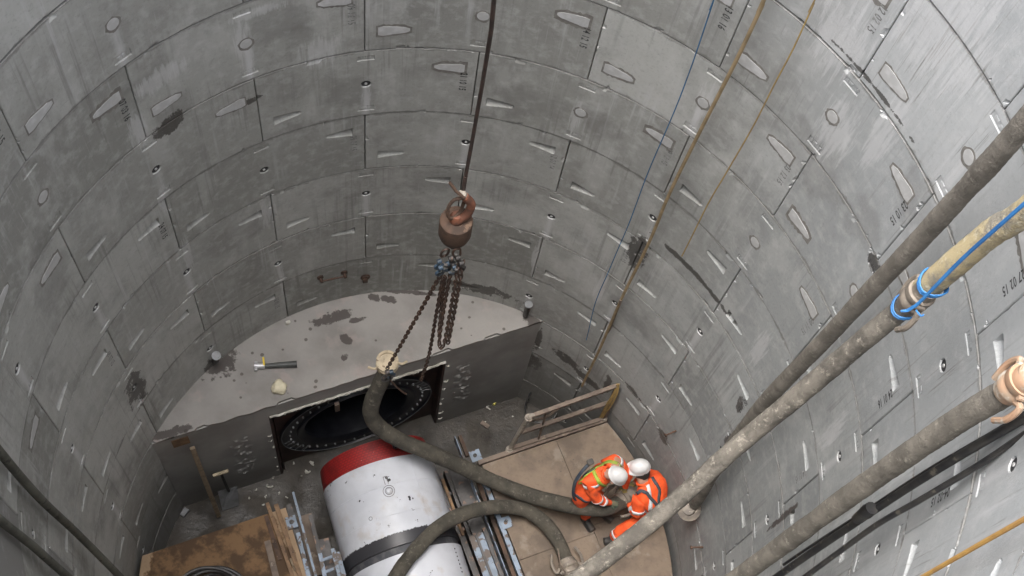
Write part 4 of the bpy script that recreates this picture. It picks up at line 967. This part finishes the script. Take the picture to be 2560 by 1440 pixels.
hook(PD(968, 940, 13.6), M_steel, 1.5, -1); hook(PD(978, 936, 13.62), M_chips, 1.1)
line('short_chain', [PD(975, 950, 13.7), PD(1000, 975, 13.9), PD(1015, 985, 14.0)], .01, M_chain, 'short loose chain tail below the hook at the hose end', 'chain')

# ------------------------------------------------------------------ small things
tb = empty('pipe_offcut', P(690, 915, 2.78), 'dark plastic pipe offcut with metal fitting lying on the headwall top', 'pipe')
a, b = P(742, 910, 2.80), P(662, 915, 2.80)
g = MB(); g.tube([a, a.lerp(b, .5), b], [.042, .035, .028], 14); g.build('tube_body', simple('grey_green_plastic', (.08, .085, .08), (.05, .052, .05), .5), tb, smooth=True)
g = MB(); g.tube([b, P(636, 914, 2.80)], .036, 12); g.tube([P(640, 905, 2.8), P(640, 926, 2.8)], .02, 8); g.build('fitting', M_bolt, tb, smooth=True)
g = MB(); g.bar(P(660, 912, 2.86), P(658, 893, 2.86), .022, .01); g.bar(P(660, 912, 2.80), P(660, 912, 2.86), .022, .01, NX); g.build('yellow_tag', simple('yellow_tag', (.75, .55, .05)), tb)
def lump(c, r_, mt, label, cat='foam lump', name='foam_lump', seed=0, flat=.6, group=None):
    bm = bmesh.new(); bmesh.ops.create_icosphere(bm, subdivisions=3, radius=r_)
    for v in bm.verts:
        n_ = mnoise.noise(v.co/r_*1.3+Vector((seed*9.1, 0, 0))); n2 = mnoise.noise(v.co/r_*3.5+Vector((seed*3.1, 5, 0))); v.co *= 1+.45*n_+.2*n2; v.co.z *= flat
    me = bpy.data.meshes.new(name); bm.to_mesh(me); bm.free(); me.materials.append(mt); me.polygons.foreach_set('use_smooth', [True]*len(me.polygons))
    o = bpy.data.objects.new(name, me); sc.collection.objects.link(o); o.location = c; return tag(o, label, cat, group)
lump(P(698, 967, 2.79), .09, M_foamy, 'cream lump of foam on the headwall top', seed=1)
lump(P(720, 806, 2.77), .03, M_foam, 'tiny white crumb near the back of the headwall top', seed=2)
rnd = random.Random(11)
scr = [(775, 1155), (785, 1163), (770, 1182), (690, 1184), (683, 1215), (622, 1248), (1105, 1050), (1222, 1012), (1206, 1058), (1280, 1040), (755, 1190), (667, 1238), (590, 1248), (640, 1225), (735, 1160), (700, 1230), (720, 1245), (655, 1262)]
for k, (x, y) in enumerate(scr):
    g = MB(); c = P(x, y, .03); n_ = 4; q = c
    pts = [c]
    big = .05 if k < 9 else .025
    for s_ in range(3): pts.append(pts[-1]+Vector((rnd.uniform(-1, 1)*big, rnd.uniform(-1, 1)*big, 0)))
    g.tube(smoothpath(pts, .02), .012 if k < 9 else .008, 6); tag(g.build('foam_scrap', M_foam, smooth=True), 'small white scraps scattered on the muddy shaft floor', 'scrap', 'white scraps on the shaft floor')
g = MB(); g.bar(P(1203, 1055, .04), P(1222, 1068, .04), .06, .03); tag(g.build('timber_offcut', M_rail, bevel=.003), 'small brown block on the floor left of the guard rail', 'offcut')
g = MB(); g.bar(P(455, 1290, .05), P(468, 1272, .05), .07, .05); tag(g.build('timber_offcut', M_grey, bevel=.003), 'small grey block on the floor at the left wall foot', 'offcut')
g = MB(); g.lathe(P(1235, 1009, .03), Vector((0, 0, 1)), [(0, .03), (.04, .028)], 12); tag(g.build('floor_cap', simple('yellow_cap', (.65, .6, .15))), 'tiny yellow cap on the floor in front of the headwall', 'cap')
# brackets fixed to the lining
def wp(px, py, out=.0): t_, z_ = wall(px, py); return cyl(t_, z_, R-out)
br = empty('wall_bracket', wp(830, 690), 'rusty bar held by two bolts on the lining above the headwall', 'bracket')
g = MB(); g.tube([wp(802, 694, .05), wp(858, 682, .05)], .012, 8); g.build('bar', M_chain, br, smooth=True)
for x, y in ((800, 692), (860, 680)):
    g = MB(); q = wp(x, y, 0); n_ = Vector((-q.x, -q.y, 0)).normalized(); g.lathe(q, n_, [(0, .04), (.02, .04), (.025, .02), (.08, .02)], 10); g.build('bolt', M_chain, br, smooth=True)
hk = empty('wall_hook', wp(912, 690), 'small dark eye hook fixed in the lining above the headwall', 'hook')
q = wp(912, 686); n_ = Vector((-q.x, -q.y, 0)).normalized(); s_ = n_.cross(Vector((0, 0, 1)))
g = MB(); g.tube([q+n_*.04+(s_*math.cos(2*PI*k/16)+Vector((0, 0, 1))*math.sin(2*PI*k/16))*.05 for k in range(16)], .012, 6, close=True); g.build('eye', M_chain, hk, smooth=True)
g = MB(); g.box(q+n_*.02+Vector((0, 0, -.1)), s_*.03, n_*.02, Vector((0, 0, .06))); g.build('plate', M_chain, hk)
pb = empty('pipe_stub', wp(533, 885), 'short grey pipe stub poking from the wall over the headwall end', 'pipe')
q = wp(527, 880); n_ = Vector((-q.x, -q.y, 0)).normalized()
g = MB(); g.tube([q+n_*.10+Vector((0, 0, .06)), q+n_*.07-Vector((0, 0, .15)), q+n_*.02-Vector((0, 0, .25))], [.04, .036, .036], 12); g.build('tube_body', M_steel, pb, smooth=True)
g = MB(); g.tube([q+n_*.105+Vector((0, 0, .065)), q+n_*.10+Vector((0, 0, .05))], .055, 12); g.build('rim', M_grey, pb, smooth=True)
pb = empty('wall_conduit', wp(1322, 765), 'metal conduit stub in the lining at the right end of the headwall top', 'conduit')
q = wp(1322, 765); n_ = Vector((-q.x, -q.y, 0)).normalized()
g = MB(); g.tube([q+n_*.05+Vector((0, 0, .12)), q+n_*.05-Vector((0, 0, .2))], .035, 12); g.build('tube_body', M_steel, pb, smooth=True)
g = MB(); g.tube([q+n_*.05+Vector((0, 0, .12)), q+n_*.05+Vector((0, 0, .15))], .05, 12); g.build('rim', M_grey, pb, smooth=True)
for x, y, l in ((1690, 1077, 'small rusty bolt sticking out of the wall above the workers'), (1757, 1368, 'small rusty bolt sticking out of the wall near the bottom'), (1448, 1143+0, None)):
    if l:
        q = wp(x, y); n_ = Vector((-q.x, -q.y, 0)).normalized(); g = MB(); g.tube([q-n_*.02, q+n_*.14], .012, 8); g.lathe(q+n_*.13, n_, [(0, .022), (.02, .022)], 6); tag(g.build('wall_bolt', M_rusty), l, 'bolt')
# ------------------------------------------------------------------ the two workers
from mathutils.bvhtree import BVHTree
M_skin = simple('skin', (.42, .24, .17), (.36, .19, .13), .6)
M_hiv = simple('orange_workwear', (.88, .115, .022), (.74, .085, .018), .75, scale=7, c3=(.42, .06, .025), s3=5, lo3=.6, hi3=.72, bump=.5, bs=14, bd=.012)
M_silver = simple('silver_reflective_tape', (.78, .78, .78), (.62, .62, .64), .4)
M_boot = simple('dark_work_boot', (.035, .035, .035), (.07, .06, .05), .6)
M_glove = simple('yellow_green_glove', (.34, .26, .08), (.14, .16, .08), .8)
M_gloved = simple('dark_green_glove', (.05, .13, .1), (.22, .19, .12), .8)
M_helm = simple('white_helmet_plastic', (.66, .66, .655), (.6, .6, .595), .3, c3=(.35, .35, .34), s3=25, lo3=.68, hi3=.7, bump=.02)
M_hair = simple('dark_hair', (.02, .016, .013), None, .7, bs=80, bump=.6)
M_harg = simple('green_harness_web', (.30, .38, .045), (.22, .27, .05), .7)
M_harb = simple('blue_grey_harness_web', (.045, .06, .075), (.07, .08, .09), .7)
M_lany = simple('navy_lanyard', (.02, .03, .05), (.04, .05, .06), .7)
def figure(name, label, J, bones, rad, mats, feet, hands):
    base = (J['fl']+J['fr'])/2; base.z = pz
    me = bpy.data.meshes.new(name); names = list(J)
    # extra joints halfway along limbs give cloth some bulk
    me.from_pydata([tuple(J[n]-base) for n in names], [(names.index(a), names.index(b)) for a, b in bones], [])
    o = bpy.data.objects.new(name, me); sc.collection.objects.link(o)
    md = o.modifiers.new('skin', 'SKIN'); md.use_smooth_shade = True
    sv = me.skin_vertices[0].data
    for i, n in enumerate(names):
        r_ = rad[n]; sv[i].radius = (r_, r_) if not isinstance(r_, tuple) else r_; sv[i].use_root = (n == 'hip')
    ms = o.modifiers.new('sub', 'SUBSURF'); ms.levels = 3; ms.render_levels = 3
    dg = bpy.context.evaluated_depsgraph_get(); dg.update()
    m2 = bpy.data.meshes.new_from_object(o.evaluated_get(dg)); m2.name = name; o.modifiers.clear(); o.data = m2
    for v in m2.vertices:                                # cloth folds
        p = v.co+base; n_ = mnoise.noise(p*10)*.018+mnoise.noise(Vector((p.x*30, p.y*30, p.z*9)))*.01
        if (p-J['head']).length > .16 and (p-J['hl']).length > .06 and (p-J['hr']).length > .06: v.co += v.normal*n_
    for mt in mats: m2.materials.append(mt)
    hd, nk = J['head'], J['neck']
    for p in m2.polygons:
        c = p.center+base; d = (c-nk).dot((hd-nk).normalized()); p.material_index = 0
        if d > .035 and (c-(nk+hd)/2).length < .26: p.material_index = 1
        if (c-J['hl']).length < .055 or (c-J['hr']).length < .055: p.material_index = 1
    m2.polygons.foreach_set('use_smooth', [True]*len(m2.polygons))
    o.location = base; tag(o, label, 'person')
    bvh = BVHTree.FromPolygons([v.co+base for v in m2.vertices], [tuple(p.vertices) for p in m2.polygons])
    for n_, (heel, toe) in feet.items():
        g = MB(); a = J[n_].copy(); h = heel.copy(); h.z = pz+.045; t_ = toe.copy(); t_.z = pz+.045
        g.tube(smoothpath([h-(t_-h)*.12, h, h.lerp(t_, .5), t_, t_+(t_-h).normalized()*.04], .02), [.03]+[.05]*0 if False else .048, 12, flat=1)
        g.tube([h+Vector((0, 0, .0)), a+Vector((0, 0, .03))], [.052, .058], 12)
        s_ = (t_-h).normalized(); sd_ = s_.cross(Vector((0, 0, 1))); g.box((h+t_)/2-Vector((0, 0, .034)), (t_-h)*.66, sd_*.05, Vector((0, 0, .011)))
        g.build('boot', M_boot, o, smooth=True)
    for n_, (el, grip, mt) in hands.items():
        w_ = J[n_]; d = (w_-J[el]).normalized(); q = (grip-w_); q = (q-d*q.dot(d)).normalized(); s_ = d.cross(q)
        g = MB(); g.tube([w_-d*.04, w_, w_+d*.03, w_+d*.085], [.036, .034, .04, .034], 12, flat=.75)
        for f, (off, ln) in enumerate(((-.032, .07), (-.011, .08), (.011, .076), (.031, .06))):
            a = w_+d*.08+s_*off; b = a+d*ln*.42+q*.006; c = b+d*ln*.28+q*ln*.38; e_ = c+q*ln*.38-d*.006
            g.tube([a-d*.03, a, b, c, e_], [.0095, .0105, .0100, .0095, .008], 8)
        a = w_+d*.03-s_*.034; g.tube([a-d*.015, a-s_*.022+d*.02, a-s_*.03+d*.045+q*.02, a-s_*.02+d*.06+q*.045], [.013, .0125, .011, .009], 8)
        g.build('glove', mt, o, smooth=True)
    return o, bvh, base
def outward(bvh, c, d):
    h = bvh.ray_cast(c, d, 1.0); return h[0] if h[0] is not None else c+d*.07
def band(o, bvh, c, ax, w_, mt, name='reflective_band', arc=(0, 2*PI), off=.006, n=36, rmax=.3):
    x, y, d = basis(ax); g = MB(); V = []; full = abs(arc[1]-arc[0]-2*PI) < .01
    for k in range(n+(0 if full else 1)):
        a = arc[0]+(arc[1]-arc[0])*k/n; r_ = x*math.cos(a)+y*math.sin(a)
        for s_ in (-.5, .5):
            p = outward(bvh, c+d*w_*s_*.9, r_); l = min((p-c).length, rmax); V.append(c+d*w_*s_*.9+(p-(c+d*w_*s_*.9)).normalized()*min((p-(c+d*w_*s_*.9)).length, rmax)+r_*off)
    m_ = len(V)//2; F = [(2*k, 2*k+1, 2*((k+1) % m_)+1, 2*((k+1) % m_)) for k in range(m_ if full else m_-1)]
    g.add(V, F); ob = g.build(name, mt, o, smooth=True); so_ = ob.modifiers.new('t', 'SOLIDIFY'); so_.thickness = .003; return ob
def strap(o, bvh, pts, w_, mt, name='harness_strap', off=.008):
    pp = smoothpath(pts, .02); S_ = []
    for p in pp:
        h = bvh.find_nearest(p); S_.append((h[0]+h[1]*off, h[1]))
    S2 = []
    for i in range(len(S_)):
        a = S_[max(0, i-2):i+3]; S2.append((sum((q[0] for q in a), Vector())/len(a)+S_[i][1]*.004, sum((q[1] for q in a), Vector()).normalized()))
    V = []
    for i, (p, n_) in enumerate(S2):
        t_ = (S2[min(i+1, len(S2)-1)][0]-S2[max(i-1, 0)][0]).normalized(); s_ = t_.cross(n_).normalized()*w_/2; V += [p-s_, p+s_]
    g = MB(); g.add(V, [(2*i, 2*i+1, 2*i+3, 2*i+2) for i in range(len(S2)-1)]); ob = g.build(name, mt, o, smooth=True)
    so_ = ob.modifiers.new('t', 'SOLIDIFY'); so_.thickness = .005; return ob
def helmet(o, c, upv, fw, s_=1.0):
    upv = upv.normalized(); fw = (fw-upv*fw.dot(upv)).normalized(); sd_ = fw.cross(upv)
    V = []; F = []; n = 36; m_ = 10
    for j in range(m_+1):
        t = j/m_*PI/2
        for k in range(n):
            a = 2*PI*k/n; ca, sa = math.cos(a), math.sin(a); r_ = math.cos(t)
            rid = 1+.03*max(0, math.cos(a*2))**4*math.sin(t*2)
            V.append(c+(fw*ca*.142*r_+sd_*sa*.112*r_)*s_*rid+upv*(math.sin(t)**.9*.135)*s_)
    for j in range(m_):
        for k in range(n): F.append((j*n+k, j*n+(k+1) % n, (j+1)*n+(k+1) % n, (j+1)*n+k))
    b0 = len(V)
    for k in range(n):
        a = 2*PI*k/n; ca, sa = math.cos(a), math.sin(a); pk = .012+.042*max(0, ca)**2
        V.append(c+(fw*ca*(.142+pk)+sd_*sa*(.112+pk*.6))*s_-upv*(.012+.01*max(0, ca)))
    for k in range(n):
        V.append(V[k]*0+c+(fw*math.cos(2*PI*k/n)*.132+sd_*math.sin(2*PI*k/n)*.102)*s_-upv*.022)
    for k in range(n):
        j = (k+1) % n; F += [(b0+k, b0+j, j, k), (b0+n+k, b0+n+j, b0+j, b0+k)]
    F.append(tuple(b0+n+k for k in range(n)))
    g = MB(); g.add(V, F); h = g.build('helmet', M_helm, o, smooth=True)
    g = MB(); g.tube([c+upv*.118*s_+fw*(.09-.018*k)*s_+upv*(-.00018*(k-5)**2*10)*s_ for k in range(11)], .008, 6); g.build('ridge', M_helm, h, smooth=True)
    for a in (-.5, .5):
        g = MB(); q = c+upv*.085*s_+sd_*a*.155*s_; g.box(q, fw*.022, upv*.004, sd_*.004); g.build('vent', M_boot, h)
    return h
def face(o, hd, upv, fw):
    upv = upv.normalized(); fw = (fw-upv*fw.dot(upv)).normalized(); sd_ = fw.cross(upv)
    g = MB(); g.tube([hd+fw*.088+upv*.015, hd+fw*.112-upv*.02, hd+fw*.09-upv*.03], [.008, .014, .010], 8); g.build('nose', M_skin, o, smooth=True)
    g = MB(); g.box(hd+fw*.088-upv*.055, sd_*.024, fw*.005, upv*.004); g.build('mouth', simple('lips', (.3, .12, .1)), o, bevel=.002)
    for s_ in (-1, 1):
        g = MB(); g.lathe(hd+fw*.083+sd_*.03*s_+upv*.012, fw, [(0, .011), (.006, .009), (.009, .003)], 10); g.build('eye', M_hair, o, smooth=True)
        g = MB(); g.tube([hd+sd_*.083*s_+upv*.02, hd+sd_*.1*s_-fw*.005, hd+sd_*.085*s_-upv*.03], [.01, .016, .009], 8); g.build('ear', M_skin, o, smooth=True)
# first worker: bent forward over the hose end
J = dict(hip=P(1458, 1238, 2.36), waist=P(1468, 1222, 2.50), chest=P(1490, 1200, 2.68), neck=P(1512, 1183, 2.84), head=P(1536, 1188, 2.92))
J['sl'] = P(1538, 1149, 2.80); J['sr'] = P(1471, 1206, 2.76); J['el'] = P(1569, 1190, 2.52); J['er'] = P(1492, 1249, 2.50)
J['hl'] = P(1562, 1222, 2.26); J['hr'] = P(1530, 1258, 2.32)
J['hpl'] = P(1470, 1226, 2.30); J['hpr'] = P(1450, 1245, 2.28)
J['kl'] = P(1505, 1248, 1.98); J['kr'] = P(1468, 1268, 1.96); J['fl'] = P(1502, 1272, 1.60); J['fr'] = P(1464, 1292, 1.60)
bones = [('hip', 'waist'), ('waist', 'chest'), ('chest', 'neck'), ('neck', 'head'), ('chest', 'sl'), ('chest', 'sr'), ('sl', 'el'), ('el', 'hl'), ('sr', 'er'), ('er', 'hr'),
         ('hip', 'hpl'), ('hip', 'hpr'), ('hpl', 'kl'), ('kl', 'fl'), ('hpr', 'kr'), ('kr', 'fr')]
rad = dict(hip=.15, waist=.145, chest=.172, neck=.062, head=.095, sl=.1, sr=.1, el=.072, er=.074, hl=.034, hr=.034, hpl=.115, hpr=.115, kl=.082, kr=.082, fl=.07, fr=.07)
for k_ in ('fl', 'fr'): pass
fw1 = (P(1580, 1215, 2.4)-P(1500, 1190, 2.4)).normalized()
w1, bv, base = figure('person', 'worker in orange with green harness and white helmet bending over the hose end', J, bones, rad, [M_hiv, M_skin], dict(fl=(J['fl'], J['fl']+fw1*.10+NX*.09), fr=(J['fr'], J['fr']+fw1*.03+NX*.13)),
                      dict(hl=('el', P(1560, 1240, 2.05), M_glove), hr=('er', P(1550, 1262, 2.1), M_gloved)))
hu = (Vector((0, 0, 1))*.8+fw1*.55).normalized()
helmet(w1, J['head']+hu*.035+fw1*.01, hu, fw1-Vector((0, 0, .5)), .9); face(w1, J['head'], hu, fw1-Vector((0, 0, .6)))
ax = (J['er']-J['sr']); band(w1, bv, J['sr'].lerp(J['er'], .12)-Vector((0, 0, 0)), ax, .05, M_silver, rmax=.13)
ax2 = (J['hr']-J['er']); band(w1, bv, J['er'].lerp(J['hr'], .02), ax2+ax, .045, M_silver, rmax=.1); band(w1, bv, J['er'].lerp(J['hr'], .42), ax2, .045, M_silver, rmax=.09)
band(w1, bv, J['sl'].lerp(J['el'], .1), J['el']-J['sl'], .05, M_silver, rmax=.13)
kax = J['fr']-J['kr']; band(w1, bv, J['kr'].lerp(J['fr'], .3), kax, .05, M_silver, rmax=.12); band(w1, bv, J['kl'].lerp(J['fl'], .3), J['fl']-J['kl'], .05, M_silver, rmax=.12)
UPB = (CAM-J['chest']).normalized()
bk = J['waist']-fw1*.1
strap(w1, bv, [bk+UPB*.2, P(1483, 1152, 2.95), P(1505, 1143, 2.95), P(1535, 1153, 2.9), P(1550, 1170, 2.8), J['chest']+fw1*.2+UX*.05], .045, M_harg)
strap(w1, bv, [P(1470, 1160, 2.8), P(1480, 1165, 2.95), P(1490, 1185, 2.95), P(1502, 1215, 2.85), J['chest']+fw1*.2-Vector((0, 0, .1))], .045, M_harg)
strap(w1, bv, [P(1452, 1195, 2.7), P(1462, 1170, 2.85), P(1485, 1160, 2.9)], .05, M_lany)
g = MB(); g.tube(smoothpath([P(1482, 1152, 2.86), P(1458, 1175, 2.84), P(1438, 1205, 2.7), P(1433, 1235, 2.5), P(1440, 1250, 2.35), P(1456, 1243, 2.35)], .03), .021, 8, flat=.6); g.build('lanyard', M_lany, w1, smooth=True)
g = MB(); q = P(1476, 1155, 2.9); g.box(q, UX*.04, NX*.035, Vector((0, 0, .02))); g.build('harness_buckle', M_boot, w1, bevel=.008)
band(w1, bv, J['hip'].lerp(J['waist'], .4), J['waist']-J['hip'], .05, M_lany, 'belt', rmax=.22)
g = MB(); g.tube([J['neck']+(J['head']-J['neck'])*.15+basis(J['head']-J['neck'])[0]*math.cos(2*PI*k/16)*.08+basis(J['head']-J['neck'])[1]*math.sin(2*PI*k/16)*.08 for k in range(16)], .014, 6, close=True); g.build('collar', M_hiv, w1, smooth=True)
# second worker: crouching, seen from behind, facing the hose end
J = dict(hip=P(1636, 1287, 2.00), waist=P(1637, 1268, 2.16), chest=P(1630, 1235, 2.36), neck=P(1609, 1209, 2.50), head=P(1598, 1170, 2.64))
J['sl'] = P(1600, 1246, 2.40); J['sr'] = P(1648, 1198, 2.42); J['el'] = P(1594, 1290, 2.20); J['er'] = P(1618, 1180, 2.20)
J['hl'] = P(1569, 1252, 2.14); J['hr'] = P(1581, 1212, 2.15)
J['hpl'] = P(1628, 1294, 1.95); J['hpr'] = P(1645, 1272, 1.95)
J['kl'] = P(1578, 1312, 1.92); J['kr'] = P(1610, 1250, 1.78); J['fl'] = P(1530, 1347, 1.63); J['fr'] = P(1655, 1250, 1.60)
rad = dict(hip=.15, waist=.14, chest=.172, neck=.062, head=.092, sl=.1, sr=.1, el=.074, er=.07, hl=.034, hr=.034, hpl=.11, hpr=.11, kl=.088, kr=.08, fl=.085, fr=.06)
fw2 = (P(1540, 1225, 2.4)-P(1615, 1215, 2.4)).normalized()
w2, bv, base = figure('person', 'worker in orange with dark harness and white helmet crouching beside the wall', J, bones, rad, [M_hiv, M_skin], dict(fl=(J['fl']-fw2*.10, J['fl']+fw2*.05), fr=(J['fr'], J['fr']-fw2*.05+NX*.1)),
                      dict(hl=('el', P(1556, 1238, 2.0), M_glove), hr=('er', P(1556, 1225, 2.0), M_glove)))
hu = (Vector((0, 0, 1))+fw2*.12).normalized()
helmet(w2, J['head']+hu*.045, hu, fw2, .9); face(w2, J['head'], hu, fw2-Vector((0, 0, .2)))
g = MB(); hq = [J['head'].lerp(J['neck'], t)-fw2*.022 for t in (-.1, .15, .4, .62)]; g.tube(hq, [.098, .1, .094, .07], 18); g.build('hair', M_hair, w2, smooth=True)
band(w2, bv, J['sl'].lerp(J['el'], .72), J['el']-J['sl'], .055, M_silver, rmax=.12); band(w2, bv, J['el'].lerp(J['hl'], .5), J['hl']-J['el'], .04, M_silver, rmax=.09)
band(w2, bv, J['kl'].lerp(J['fl'], .75), J['fl']-J['kl'], .045, M_silver, rmax=.12)
band(w2, bv, J['chest'].lerp(J['sl'], .55), J['sl']-J['chest'], .05, M_silver, rmax=.2); band(w2, bv, J['waist'], J['chest']-J['waist'], .05, M_silver, rmax=.24)
strap(w2, bv, [P(1588, 1240, 2.5), P(1600, 1228, 2.6), P(1625, 1232, 2.6), P(1642, 1262, 2.4), J['hip']-fw2*.2], .042, M_harb)
strap(w2, bv, [P(1628, 1190, 2.5), P(1640, 1200, 2.6), P(1652, 1225, 2.5), P(1648, 1262, 2.35), J['hip']-fw2*.15+UX*.1], .042, M_harb)
g = MB(); g.tube([J['neck']+(J['head']-J['neck'])*.1+basis(J['head']-J['neck'])[0]*math.cos(2*PI*k/16)*.078+basis(J['head']-J['neck'])[1]*math.sin(2*PI*k/16)*.078 for k in range(16)], .014, 6, close=True); g.build('collar', M_hiv, w2, smooth=True)
